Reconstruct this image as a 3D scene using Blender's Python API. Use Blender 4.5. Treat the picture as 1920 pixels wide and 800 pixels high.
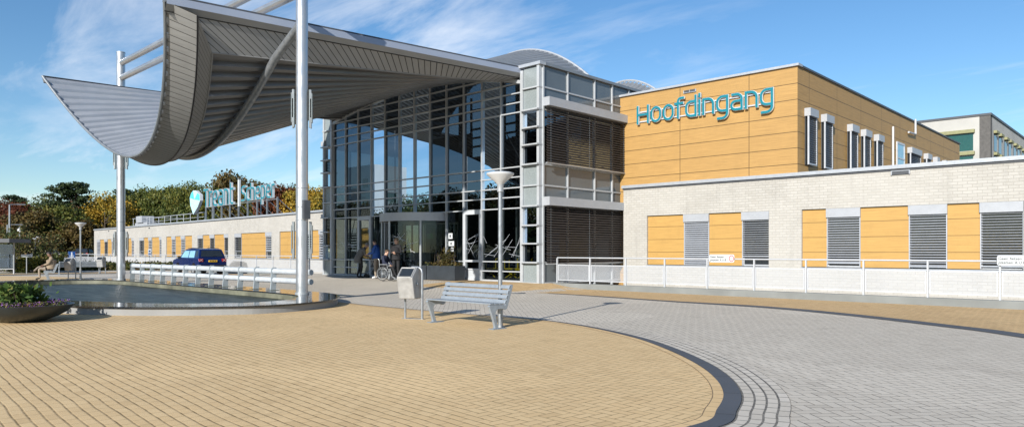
import bpy, bmesh, math, random
from mathutils import Vector, Matrix
R = math.radians
for o in list(bpy.data.objects): bpy.data.objects.remove(o)
SC = bpy.context.scene
COL = SC.collection
# ------------------------------------------------------------------ camera
F, HZ, EYE, YAW = 1330.0, 471.0, 1.46, R(43.3)      # focal length in photo pixels, horizon row, eye height, heading
SN, CS = math.sin(YAW), math.cos(YAW)
cam = bpy.data.cameras.new('camera'); camo = bpy.data.objects.new('camera', cam); COL.objects.link(camo)
camo.location = (0, 0, EYE); camo.rotation_euler = (R(90), 0, YAW)
cam.lens = F / 1920 * 36; cam.sensor_width = 36; cam.shift_y = (HZ - 400) / 1920
cam.clip_start = .1; cam.clip_end = 4000
SC.camera = camo
# ------------------------------------------------------------------ light
SUN_EL = R(22.7); SUN_V = Vector((.30, -.954, 0)).normalized()
SUN_DIR = Vector((SUN_V.x*math.cos(SUN_EL), SUN_V.y*math.cos(SUN_EL), math.sin(SUN_EL)))
sd = bpy.data.lights.new('sun', 'SUN'); sd.energy = 4.7; sd.angle = R(.5); sd.color = (1, .955, .88)
so = bpy.data.objects.new('sun', sd); COL.objects.link(so); so.rotation_euler = SUN_DIR.to_track_quat('Z', 'Y').to_euler()
W = bpy.data.worlds.new('World'); SC.world = W; W.use_nodes = True
SC.view_settings.view_transform = 'Standard'; SC.view_settings.look = 'None'
SC.view_settings.exposure = 0.52; SC.view_settings.gamma = 1.0
def build_world():
    nt = W.node_tree; nt.nodes.clear()
    n = nt.nodes.new; l = nt.links.new
    out = n('ShaderNodeOutputWorld'); bg = n('ShaderNodeBackground'); bg.inputs['Strength'].default_value = .10
    sky = n('ShaderNodeTexSky'); sky.sky_type = 'NISHITA'; sky.sun_disc = False
    sky.sun_elevation = SUN_EL; sky.sun_rotation = math.atan2(SUN_V.x, SUN_V.y)
    sky.air_density = 1.0; sky.dust_density = .15; sky.ozone_density = 3.2
    hs = n('ShaderNodeHueSaturation'); hs.inputs['Saturation'].default_value = 1.16; hs.inputs['Value'].default_value = 1.0
    l(sky.outputs[0], hs.inputs['Color'])
    tc = n('ShaderNodeTexCoord'); sp = n('ShaderNodeSeparateXYZ'); l(tc.outputs['Generated'], sp.inputs[0])
    def m(op, a, b=None, c=None):
        x = n('ShaderNodeMath'); x.operation = op
        for i, v in enumerate((a, b, c)):
            if v is None: continue
            if isinstance(v, (int, float)): x.inputs[i].default_value = v
            else: l(v, x.inputs[i])
        return x.outputs[0]
    z = m('ADD', m('MAXIMUM', sp.outputs[2], 0.0), .12)
    cb = n('ShaderNodeCombineXYZ'); l(m('DIVIDE', sp.outputs[0], z), cb.inputs[0]); l(m('DIVIDE', sp.outputs[1], z), cb.inputs[1])
    mp = n('ShaderNodeMapping'); mp.inputs['Rotation'].default_value = (0, 0, R(35)); mp.inputs['Scale'].default_value = (.38, 1.15, 1)
    l(cb.outputs[0], mp.inputs[0])
    no = n('ShaderNodeTexNoise'); no.inputs['Scale'].default_value = 1.5; no.inputs['Detail'].default_value = 9; no.inputs['Roughness'].default_value = .62; no.inputs['Distortion'].default_value = .5
    l(mp.outputs[0], no.inputs['Vector'])
    n2 = n('ShaderNodeTexNoise'); n2.inputs['Scale'].default_value = .42; n2.inputs['Detail'].default_value = 3
    l(cb.outputs[0], n2.inputs['Vector'])
    r1 = n('ShaderNodeMapRange'); r1.inputs['From Min'].default_value = .50; r1.inputs['From Max'].default_value = .80; l(no.outputs[0], r1.inputs[0])
    r2 = n('ShaderNodeMapRange'); r2.inputs['From Min'].default_value = .38; r2.inputs['From Max'].default_value = .62; l(n2.outputs[0], r2.inputs[0])
    f = m('MULTIPLY', m('MULTIPLY', r1.outputs[0], r2.outputs[0]), .95)
    mx = n('ShaderNodeMix'); mx.data_type = 'RGBA'
    l(f, mx.inputs[0]); l(hs.outputs[0], mx.inputs[6]); mx.inputs[7].default_value = (7.2, 7.5, 8.0, 1)
    l(mx.outputs[2], bg.inputs[0]); l(bg.outputs[0], out.inputs[0])
build_world()
# ------------------------------------------------------------------ measuring helpers (bearing of a photo column -> place on a wall line)
def P(x, y, z=0.0):
    D = F*(EYE-z)/(y-HZ); a = (x-960)/F*D
    return (a*CS-D*SN, a*SN+D*CS)
def on_v(x, V):
    r = (x-960)/F; return V*(CS*r-SN)/(CS+SN*r)
def on_u(x, U):
    r = (x-960)/F; return U*(CS+SN*r)/(CS*r-SN)
def zz(y, U, V):
    return EYE+(HZ-y)*(-U*SN+V*CS)/F
def smooth(a, b, x):
    t = max(0., min(1., (x-a)/(b-a))); return t*t*(3-2*t)
def gz(u, v):      # the paving rises gently to the entrance threshold
    return .2*smooth(15.5, 20.6, v)*(1-smooth(-18.6, -16.8, u))*smooth(-43, -36, u)
# ------------------------------------------------------------------ materials
MATS = {}
class NT:
    def __init__(s, name):
        s.mat = bpy.data.materials.new(name); s.mat.use_nodes = True; s.t = s.mat.node_tree
        s.b = s.t.nodes['Principled BSDF']; s.out = s.t.nodes['Material Output']
    def n(s, t, **k):
        x = s.t.nodes.new('ShaderNode'+t)
        for a, b in k.items(): setattr(x, a, b)
        return x
    def l(s, a, b): s.t.links.new(a, b)
    def m(s, op, a, b=None, c=None):
        x = s.n('Math', operation=op)
        for i, v in enumerate((a, b, c)):
            if v is None: continue
            if isinstance(v, (int, float)): x.inputs[i].default_value = v
            else: s.l(v, x.inputs[i])
        return x.outputs[0]
    def obj(s):
        return s.n('TexCoord').outputs['Object']
    def geo(s):
        return s.n('NewGeometry').outputs['Position']
    def noise(s, vec, scale, detail=4, rough=.55, dist=0):
        x = s.n('TexNoise'); x.inputs['Scale'].default_value = scale; x.inputs['Detail'].default_value = detail
        x.inputs['Roughness'].default_value = rough; x.inputs['Distortion'].default_value = dist
        s.l(vec, x.inputs['Vector']); return x.outputs[0]
    def rng(s, v, a, b, c=0., d=1.):
        x = s.n('MapRange')
        for k, q in zip(('From Min', 'From Max', 'To Min', 'To Max'), (a, b, c, d)): x.inputs[k].default_value = q
        s.l(v, x.inputs[0]); return x.outputs[0]
    def mix(s, f, a, b, mode='MIX'):
        x = s.n('Mix', data_type='RGBA', blend_type=mode)
        for sock, v in ((0, f), (6, a), (7, b)):
            if isinstance(v, (int, float)): x.inputs[sock].default_value = v
            elif isinstance(v, tuple): x.inputs[sock].default_value = v if len(v) == 4 else v+(1,)
            else: s.l(v, x.inputs[sock])
        return x.outputs[2]
    def bump(s, h, strength=.3, dist=.01):
        x = s.n('Bump'); x.inputs['Strength'].default_value = strength; x.inputs['Distance'].default_value = dist
        s.l(h, x.inputs['Height']); s.l(x.outputs[0], s.b.inputs['Normal'])
    def col(s, c):
        if isinstance(c, tuple): s.b.inputs['Base Color'].default_value = c+(1,) if len(c) == 3 else c
        else: s.l(c, s.b.inputs['Base Color'])
    def set(s, rough=.5, metal=0., spec=.5):
        s.b.inputs['Roughness'].default_value = rough; s.b.inputs['Metallic'].default_value = metal
        s.b.inputs['Specular IOR Level'].default_value = spec; return s.mat
def plain(name, c, rough=.5, metal=0., spec=.5, var=.12, vs=3., bump=0.):
    """a painted / metal / plastic surface with slight uneven tone"""
    t = NT(name); g = t.obj(); f = t.noise(g, vs, 5)
    lo = tuple(v*(1-var) for v in c); hi = tuple(min(1, v*(1+var)) for v in c)
    t.col(t.mix(t.rng(f, .3, .7), lo, hi))
    rn = t.noise(g, vs*4, 3); t.l(t.rng(rn, .3, .7, max(0, rough-.08), min(1, rough+.1)), t.b.inputs['Roughness'])
    if bump: t.bump(t.noise(g, 60, 3), bump, .004)
    t.b.inputs['Metallic'].default_value = metal; t.b.inputs['Specular IOR Level'].default_value = spec
    MATS[name] = t.mat; return t.mat
def brick_mat(name, c1, c2, mortar, bw, bh, ms, vary=.6, bump=.35, stain=.15, rough=.85, uv=False, rot=0.):
    t = NT(name)
    if uv: vec = t.n('TexCoord').outputs['UV']
    else:
        sp = t.n('SeparateXYZ'); t.l(t.geo(), sp.inputs[0])
        cb = t.n('CombineXYZ'); t.l(t.m('ADD', sp.outputs[0], sp.outputs[1]), cb.inputs[0]); t.l(sp.outputs[2], cb.inputs[1]); vec = cb.outputs[0]
    nn = t.n('TexNoise'); nn.inputs['Scale'].default_value = 1.6; t.l(t.geo(), nn.inputs['Vector'])
    wv = t.n('VectorMath', operation='SCALE'); t.l(nn.outputs[1], wv.inputs[0]); wv.inputs[3].default_value = .012
    ad = t.n('VectorMath', operation='ADD'); t.l(vec, ad.inputs[0]); t.l(wv.outputs[0], ad.inputs[1])
    b = t.n('TexBrick'); t.l(ad.outputs[0], b.inputs['Vector'])
    b.inputs['Color1'].default_value = c1+(1,); b.inputs['Color2'].default_value = c2+(1,); b.inputs['Mortar'].default_value = mortar+(1,)
    b.inputs['Scale'].default_value = 1; b.inputs['Mortar Size'].default_value = ms; b.inputs['Mortar Smooth'].default_value = .3
    b.inputs['Brick Width'].default_value = bw; b.inputs['Row Height'].default_value = bh; b.inputs['Bias'].default_value = 0
    f = t.noise(t.geo(), .6, 5); f2 = t.noise(t.geo(), 25, 3)
    c = t.mix(t.rng(f, .42, .68, 0, stain), b.outputs[0], tuple(v*.6 for v in c1))
    c = t.mix(t.rng(f2, .35, .65, 0, .25), c, tuple(min(1, v*1.1) for v in c2))
    if not uv:      # rain streaks and damp patches
        mp = t.n('Mapping'); mp.inputs['Scale'].default_value = (2.2, .22, 1); t.l(vec, mp.inputs[0])
        c = t.mix(t.rng(t.noise(mp.outputs[0], 1.6, 5, .7), .52, .75, 0, .38), c, tuple(v*.62 for v in c1))
        c = t.mix(t.rng(t.noise(t.geo(), .22, 3), .45, .6, 0, .35), c, tuple(min(1, v*1.08) for v in c2))
    t.col(c); h = t.m('SUBTRACT', t.m('MULTIPLY', f2, .4), b.outputs[1]); t.bump(h, bump, .01)
    MATS[name] = t.set(rough); return t.mat
def herring(name, c1, c2, joint, cell=.1, rot=0., uvrow=None, stains=.2, jw=.07, second=None, mottled=.3):
    """herringbone pavers; second=(px,py,nx,ny) switches to running bond on that side of a line"""
    t = NT(name); pos = t.geo()
    nn = t.n('TexNoise'); nn.inputs['Scale'].default_value = .55; nn.inputs['Detail'].default_value = 3; t.l(pos, nn.inputs['Vector'])
    sb = t.n('VectorMath', operation='SUBTRACT'); t.l(nn.outputs[1], sb.inputs[0]); sb.inputs[1].default_value = (.5, .5, .5)
    wv = t.n('VectorMath', operation='SCALE'); t.l(sb.outputs[0], wv.inputs[0]); wv.inputs[3].default_value = .12
    ad = t.n('VectorMath', operation='ADD'); t.l(pos, ad.inputs[0]); t.l(wv.outputs[0], ad.inputs[1])
    mp = t.n('Mapping'); mp.inputs['Rotation'].default_value = (0, 0, rot); t.l(ad.outputs[0], mp.inputs[0])
    mp.inputs['Scale'].default_value = (1/cell, 1/cell, 1)
    sp = t.n('SeparateXYZ'); t.l(mp.outputs[0], sp.inputs[0]); x, y = sp.outputs[0], sp.outputs[1]
    i, j, fx, fy = t.m('FLOOR', x), t.m('FLOOR', y), t.m('FRACT', x), t.m('FRACT', y)
    k = t.m('FLOORED_MODULO', t.m('SUBTRACT', i, j), 4.0)
    eq = [t.m('COMPARE', k, float(q), .25) for q in range(4)]
    d = t.m('MINIMUM', t.m('MINIMUM', t.m('ADD', fx, eq[1]), t.m('ADD', t.m('SUBTRACT', 1.0, fx), eq[0])),
            t.m('MINIMUM', t.m('ADD', fy, eq[2]), t.m('ADD', t.m('SUBTRACT', 1.0, fy), eq[3])))
    idv = t.n('CombineXYZ'); t.l(t.m('SUBTRACT', i, eq[1]), idv.inputs[0]); t.l(t.m('SUBTRACT', j, eq[2]), idv.inputs[1])
    if second:
        rw = t.m('FRACT', t.m('MULTIPLY', j, .5)); xs = t.m('ADD', t.m('MULTIPLY', x, .5), rw)
        fx2 = t.m('FRACT', xs); dx = t.m('MULTIPLY', t.m('MINIMUM', fx2, t.m('SUBTRACT', 1.0, fx2)), 3.2)
        dy = t.m('MULTIPLY', t.m('MINIMUM', fy, t.m('SUBTRACT', 1.0, fy)), .75)
        d2 = t.m('MINIMUM', dx, dy)
        id2 = t.n('CombineXYZ'); t.l(t.m('FLOOR', xs), id2.inputs[0]); t.l(j, id2.inputs[1])
        s2 = t.n('SeparateXYZ'); t.l(pos, s2.inputs[0]); px, py, nx, ny = second
        side = t.m('ADD', t.m('MULTIPLY', t.m('SUBTRACT', s2.outputs[0], px), nx), t.m('MULTIPLY', t.m('SUBTRACT', s2.outputs[1], py), ny))
        side = t.m('GREATER_THAN', side, 0.0)
        d = t.m('ADD', t.m('MULTIPLY', d2, side), t.m('MULTIPLY', d, t.m('SUBTRACT', 1.0, side)))
        mv = t.n('Mix', data_type='VECTOR'); t.l(side, mv.inputs[0]); t.l(idv.outputs[0], mv.inputs[4]); t.l(id2.outputs[0], mv.inputs[5]); idout = mv.outputs[1]
    else: idout = idv.outputs[0]
    wn = t.n('TexWhiteNoise', noise_dimensions='3D'); t.l(idout, wn.inputs['Vector'])
    big = t.noise(pos, .35, 6, .6); mid = t.noise(pos, 2.2, 5, .65); fine = t.noise(pos, 90, 3)
    jv = t.rng(t.noise(pos, 7, 4, .7), .36, .64, .35, 1.0)      # joints fill and open unevenly
    base = t.mix(t.rng(wn.outputs[0], 0, 1), c1, c2)
    base = t.mix(t.rng(fine, .3, .7, 0, mottled), base, tuple(v*.62 for v in c1))
    base = t.mix(t.rng(mid, .45, .75, 0, stains), base, tuple(v*.66 for v in c1))
    base = t.mix(t.rng(big, .5, .72, 0, stains*1.2), base, tuple(min(1, v*1.22) for v in c2))
    spots = t.noise(pos, 1.4, 7, .75); base = t.mix(t.rng(spots, .60, .70, 0, .38), base, tuple(v*.5 for v in c1))
    vr = t.n('TexVoronoi', feature='F1', distance='CHEBYCHEV'); vr.inputs['Scale'].default_value = .16; vr.inputs['Randomness'].default_value = 1; t.l(mp.outputs[0], vr.inputs['Vector']); vr.inputs['Scale'].default_value = .05
    pc = t.n('SeparateColor'); t.l(vr.outputs['Color'], pc.inputs[0]); base = t.mix(t.m('MULTIPLY', t.m('GREATER_THAN', pc.outputs[0], .8), .22), base, tuple(min(1, v*1.2) for v in c2))
    base = t.mix(t.m('MULTIPLY', t.m('LESS_THAN', wn.outputs[0], .03), .2), base, tuple(v*.6 for v in c1))
    jf = t.m('MULTIPLY', t.rng(d, jw*.35, jw*1.2, 1, 0), jv)
    t.col(t.mix(jf, base, joint))
    t.bump(t.m('ADD', t.rng(d, 0, jw*1.6), t.m('MULTIPLY', fine, .25)), .28, .006)
    MATS[name] = t.set(.88, 0, .25); return t.mat
def panel_mat(name, c, sx, sz, ox=0., oz=0., gap=.012, rough=.55, grain=.1, dark=.25, bump=.2, useobj=False):
    """cladding boards: joints every sx along and sz up, faint wood grain"""
    t = NT(name); sp = t.n('SeparateXYZ'); t.l(t.obj() if useobj else t.geo(), sp.inputs[0])
    u = t.m('ADD', t.m('ADD', sp.outputs[0], sp.outputs[1]), ox); v = t.m('ADD', sp.outputs[2], oz)
    fu = t.m('FRACT', t.m('DIVIDE', u, sx)); fv = t.m('FRACT', t.m('DIVIDE', v, sz))
    du = t.m('MULTIPLY', t.m('MINIMUM', fu, t.m('SUBTRACT', 1.0, fu)), sx); dv = t.m('MULTIPLY', t.m('MINIMUM', fv, t.m('SUBTRACT', 1.0, fv)), sz)
    d = t.m('MINIMUM', du, dv)
    cb = t.n('CombineXYZ'); t.l(t.m('MULTIPLY', u, .5), cb.inputs[0]); t.l(t.m('MULTIPLY', v, 14.0), cb.inputs[1])
    g = t.noise(cb.outputs[0], 2.2, 6, .65, .3)
    wn = t.n('TexWhiteNoise', noise_dimensions='2D'); c2 = t.n('CombineXYZ'); t.l(t.m('FLOOR', t.m('DIVIDE', u, sx)), c2.inputs[0]); t.l(t.m('FLOOR', t.m('DIVIDE', v, sz)), c2.inputs[1]); t.l(c2.outputs[0], wn.inputs['Vector'])
    base = t.mix(t.rng(g, .3, .7), tuple(v*(1-grain*1.6) for v in c), tuple(min(1, v*(1+grain)) for v in c))
    base = t.mix(t.rng(wn.outputs[0], 0, 1, 0, .35), base, tuple(v*(1-grain*.9) for v in c))
    mp = t.n('Mapping'); mp.inputs['Scale'].default_value = (1.6, .03, 1); t.l(cb.outputs[0], mp.inputs[0])
    base = t.mix(t.rng(t.noise(mp.outputs[0], 3.0, 5, .7), .5, .75, 0, .22), base, tuple(v*.6 for v in c))
    f = t.rng(d, gap*.4, gap, 1, 0); t.col(t.mix(f, base, tuple(v*dark for v in c)))
    t.bump(t.rng(d, 0, gap*1.2), bump, .01); MATS[name] = t.set(rough, 0, .35); return t.mat
def glass_mat(name, tint, refl=.3, rough=0., k=.9):
    t = NT(name); t.t.nodes.remove(t.b)
    tr = t.n('BsdfTransparent'); tr.inputs[0].default_value = tint+(1,)
    gl = t.n('BsdfGlossy'); gl.inputs['Roughness'].default_value = rough; gl.inputs[0].default_value = (.66, .82, 1, 1)
    lw = t.n('LayerWeight'); lw.inputs[0].default_value = .35
    f = t.m('MINIMUM', t.m('ADD', t.m('MULTIPLY', lw.outputs[0], k), refl), 1.0)
    ns = t.noise(t.geo(), .5, 2); bp = t.n('Bump'); bp.inputs['Strength'].default_value = .03; bp.inputs['Distance'].default_value = .02; t.l(ns, bp.inputs['Height']); t.l(bp.outputs[0], gl.inputs['Normal'])
    mx = t.n('MixShader'); t.l(f, mx.inputs[0]); t.l(tr.outputs[0], mx.inputs[1]); t.l(gl.outputs[0], mx.inputs[2]); t.l(mx.outputs[0], t.out.inputs[0])
    MATS[name] = t.mat; return t.mat
def leaf_mat(name, cols, sc=.35):
    t = NT(name); g = t.n('NewGeometry'); rr = t.n('ValToRGB'); e = rr.color_ramp.elements
    while len(e) < len(cols): e.new(.5)
    for q, c in enumerate(cols): e[q].position = q/(len(cols)-1); e[q].color = c+(1,)
    big = t.noise(t.geo(), sc, 4); f = t.m('ADD', t.m('MULTIPLY', g.outputs['Random Per Island'], .45), t.rng(big, .3, .7, -.05, .6))
    t.l(f, rr.inputs[0]); t.col(rr.outputs[0])
    df = t.n('BsdfTranslucent'); t.l(rr.outputs[0], df.inputs[0]); mx = t.n('MixShader'); mx.inputs[0].default_value = .22
    t.l(t.b.outputs[0], mx.inputs[1]); t.l(df.outputs[0], mx.inputs[2]); t.l(mx.outputs[0], t.out.inputs[0])
    MATS[name] = t.set(.6, 0, .25); return t.mat
def water_mat():
    t = NT('water'); pos = t.geo(); mp = t.n('Mapping'); mp.inputs['Scale'].default_value = (.55, 4.2, 1); mp.inputs['Rotation'].default_value = (0, 0, -YAW); t.l(pos, mp.inputs[0])
    n1 = t.noise(mp.outputs[0], 1.1, 5, .6, .4)
    t.col(t.mix(t.rng(n1, .42, .72), (.010, .016, .014), (.085, .105, .095)))
    t.bump(n1, .5, .05); t.b.inputs['IOR'].default_value = 1.33
    MATS['water'] = t.set(.34, 0, .05); return t.mat
plain('steel', (.50, .51, .53), .36, .75, var=.03, vs=.7); plain('galv', (.27, .29, .31), .42, .6, var=.2, vs=9)
plain('alu', (.40, .42, .44), .38, .45, var=.05); plain('alu_frame', (.42, .44, .46), .45, .2, var=.06)
plain('alu_dark', (.23, .25, .27), .4, .4); plain('white_paint', (.52, .53, .54), .4, var=.04); plain('white_metal', (.48, .50, .53), .4, .1, var=.05)
plain('bench_paint', (.27, .305, .34), .42, .25, var=.12, vs=12); plain('bin_steel', (.36, .36, .355), .5, .35, var=.18, vs=7)
plain('guard_post', (.33, .37, .39), .5, .1, var=.12, vs=5); plain('guard_tube', (.50, .53, .56), .4, .1, var=.1, vs=4)
plain('black', (.02, .02, .022), .45); plain('dark_frame', (.045, .05, .055), .4); plain('rubber', (.025, .025, .025), .8)
plain('concrete', (.34, .345, .33), .85, var=.15, vs=1.2, bump=.2); plain('rim_face', (.25, .25, .245), .8, var=.12, vs=1.1, bump=.15)
plain('kerb_dark', (.075, .085, .10), .75, var=.35, vs=5, bump=.3); plain('kerb_grey', (.19, .20, .195), .85, var=.14, vs=1.5, bump=.2)
plain('granite', (.018, .02, .023), .06, 0, .75, var=.5, vs=30)
plain('pond_wall', (.14, .14, .10), .6, var=.35, vs=2)
plain('box_grey', (.36, .375, .40), .45, .1, var=.05); plain('slat_light', (.42, .445, .49), .45, .2, var=.06); plain('slat_dark', (.075, .08, .09), .45, .2)
plain('slat_brown', (.05, .042, .038), .5, .1); plain('grey_panel', (.22, .25, .255), .25, 0, .6, var=.05)
plain('spandrel', (.10, .12, .135), .12, 0, .7, var=.1, vs=.5)
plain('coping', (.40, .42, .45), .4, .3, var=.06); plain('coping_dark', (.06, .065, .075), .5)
plain('teal', (.004, .17, .225), .35, 0, .5, var=.04); plain('sign_white', (.55, .58, .60), .4, var=.03); plain('logo_pale', (.42, .72, .74), .4); plain('logo_mid', (.08, .48, .54), .4)
plain('planter', (.035, .042, .05), .45, .1, var=.2); plain('bowl', (.028, .036, .04), .42, .2, var=.25, vs=4); plain('soil', (.03, .022, .015), .95, var=.4, vs=12)
plain('bark', (.07, .055, .04), .95, var=.35, vs=3, bump=.4); plain('bark_pine', (.13, .075, .045), .95, var=.35, vs=3, bump=.4)
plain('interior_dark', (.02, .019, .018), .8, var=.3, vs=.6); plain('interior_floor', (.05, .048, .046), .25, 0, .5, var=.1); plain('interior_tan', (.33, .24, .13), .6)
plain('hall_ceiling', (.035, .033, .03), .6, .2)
plain('car_paint', (.008, .022, .11), .22, .35, .6, var=.05); plain('car_grey', (.10, .105, .11), .25, .5); plain('car_white', (.6, .6, .6), .25); plain('car_black', (.012, .013, .015), .25)
plain('plastic_black', (.022, .022, .024), .55); plain('tail_red', (.32, .012, .01), .2); plain('plate_yellow', (.75, .47, .03), .4); plain('rim_alloy', (.45, .46, .47), .3, .7)
plain('skin', (.46, .27, .19), .55, var=.06); plain('skin_dark', (.16, .085, .055), .55); plain('hair_dark', (.02, .014, .01), .6); plain('hair_brown', (.10, .06, .035), .6); plain('hair_grey', (.22, .20, .18), .6); plain('hair_fair', (.30, .21, .12), .6)
plain('cloth_black', (.012, .012, .014), .85); plain('cloth_blue', (.015, .075, .30), .7); plain('cloth_navy', (.015, .02, .045), .85); plain('cloth_grey', (.13, .125, .12), .9, var=.3, vs=20); plain('cloth_beige', (.25, .19, .13), .85); plain('cloth_cream', (.27, .22, .17), .85); plain('shoe_white', (.6, .6, .6), .6); plain('bag_brown', (.16, .10, .055), .7)
plain('yellow_paint', (.75, .55, .02), .4); plain('sign_blue', (.01, .06, .22), .4); plain('sign_red', (.55, .02, .02), .4); plain('ink', (.02, .02, .02), .6); plain('green_sign', (.03, .5, .08), .4)
plain('terrain', (.10, .11, .06), .95, var=.4, vs=.2); plain('asphalt', (.10, .10, .10), .9, var=.2, vs=.4)
plain('conc_pale', (.42, .41, .385), .85, var=.12, vs=.3); plain('conc_dark', (.10, .095, .09), .8, var=.2); plain('awning_yellow', (.24, .235, .12), .7); plain('pane_green', (.015, .075, .065), .15, 0, .7); plain('pane_dark', (.02, .025, .03), .1, 0, .8); plain('pane_sky', (.22, .42, .55), .1, 0, .8)
plain('roofing', (.16, .16, .165), .85, var=.2); plain('mesh_panel', (.5, .52, .55), .5)
brick_mat('white_brick', (.365, .348, .315), (.425, .408, .375), (.31, .292, .26), .27, .10, .010, stain=.16, bump=.5)
brick_mat('opposite_brick', (.78, .76, .70), (.80, .78, .72), (.5, .48, .44), .6, .2, .015)
panel_mat('ochre_panel', (.46, .275, .085), 60., .54, oz=.19, gap=.014, grain=.11, dark=.3)
panel_mat('wood_panel', (.41, .245, .085), 3.05, .605, ox=.9, oz=.10, gap=.018, grain=.15, dark=.2)
panel_mat('tile_soffit', (.40, .375, .335), 50., 50., gap=.001, grain=.03)
plain('gutter', (.30, .34, .42), .5, .2, var=.03, vs=.3)
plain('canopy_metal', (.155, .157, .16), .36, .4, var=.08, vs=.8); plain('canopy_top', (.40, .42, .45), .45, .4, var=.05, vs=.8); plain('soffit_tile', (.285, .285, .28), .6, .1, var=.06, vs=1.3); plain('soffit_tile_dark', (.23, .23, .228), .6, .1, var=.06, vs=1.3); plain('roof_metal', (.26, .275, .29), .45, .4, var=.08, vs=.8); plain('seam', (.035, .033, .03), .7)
glass_mat('curtain_glass', (.12, .135, .145), .13, 0., .8); glass_mat('ground_glass', (.34, .38, .37), .03, 0., .32); glass_mat('door_glass', (.50, .54, .53), .03, 0., .4); glass_mat('shelter_glass', (.5, .56, .54), .0, 0., .2)
glass_mat('side_glass', (.12, .135, .145), .0)
glass_mat('window_glass', (.12, .13, .14), .25)
p1, p2 = P(690, 640), P(930, 800)
nx, ny = (p2[1]-p1[1]), -(p2[0]-p1[0]); q = math.hypot(nx, ny); nx, ny = nx/q, ny/q
ref = P(100, 790); sgn = 1 if (ref[0]-p1[0])*nx+(ref[1]-p1[1])*ny > 0 else -1
herring('plaza_pavers', (.67, .475, .25), (.71, .515, .28), (.15, .10, .045), .105, R(4.5), stains=.30, jw=.07, second=(p1[0], p1[1], nx*sgn, ny*sgn), mottled=.22)
herring('pavement_pavers', (.52, .355, .18), (.60, .42, .22), (.20, .14, .07), .11, R(12), stains=.2, jw=.08, mottled=.2)
herring('road_pavers', (.55, .495, .415), (.605, .55, .465), (.05, .045, .038), .115, R(43), stains=.20, jw=.062, mottled=.42)
brick_mat('border_beige', (.60, .41, .20), (.68, .48, .25), (.13, .09, .05), .21, .112, .006, uv=True, stain=.1)
brick_mat('border_grey', (.50, .45, .375), (.60, .545, .465), (.05, .048, .042), .22, .112, .012, uv=True, stain=.2)
brick_mat('kerb_stone', (.062, .072, .088), (.078, .088, .105), (.03, .03, .032), 1.0, 4., .01, uv=True, stain=.3)
water_mat()
GREENS = {
 'leaf_olive': leaf_mat('leaf_olive', [(.02, .036, .008), (.055, .078, .016), (.125, .13, .024), (.22, .18, .03)]),
 'leaf_gold': leaf_mat('leaf_gold', [(.06, .07, .013), (.18, .15, .022), (.38, .24, .028), (.52, .30, .035)]),
 'leaf_red': leaf_mat('leaf_red', [(.03, .016, .01), (.085, .025, .012), (.14, .042, .016), (.10, .065, .02)]),
 'leaf_dark': leaf_mat('leaf_dark', [(.008, .018, .009), (.02, .035, .014), (.04, .06, .02), (.06, .085, .03)]),
 'leaf_rust': leaf_mat('leaf_rust', [(.02, .03, .009), (.055, .05, .015), (.12, .075, .02), (.10, .09, .022)]),
 'leaf_bush': leaf_mat('leaf_bush', [(.02, .035, .012), (.06, .085, .025), (.14, .12, .04), (.22, .09, .05)], 1.2),
 'leaf_plant': leaf_mat('leaf_plant', [(.02, .05, .01), (.05, .10, .02), (.10, .15, .035), (.20, .15, .04)], 3),
 'petal_purple': leaf_mat('petal_purple', [(.10, .03, .22), (.22, .07, .38), (.30, .12, .42), (.30, .10, .16)], 4),
}
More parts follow.
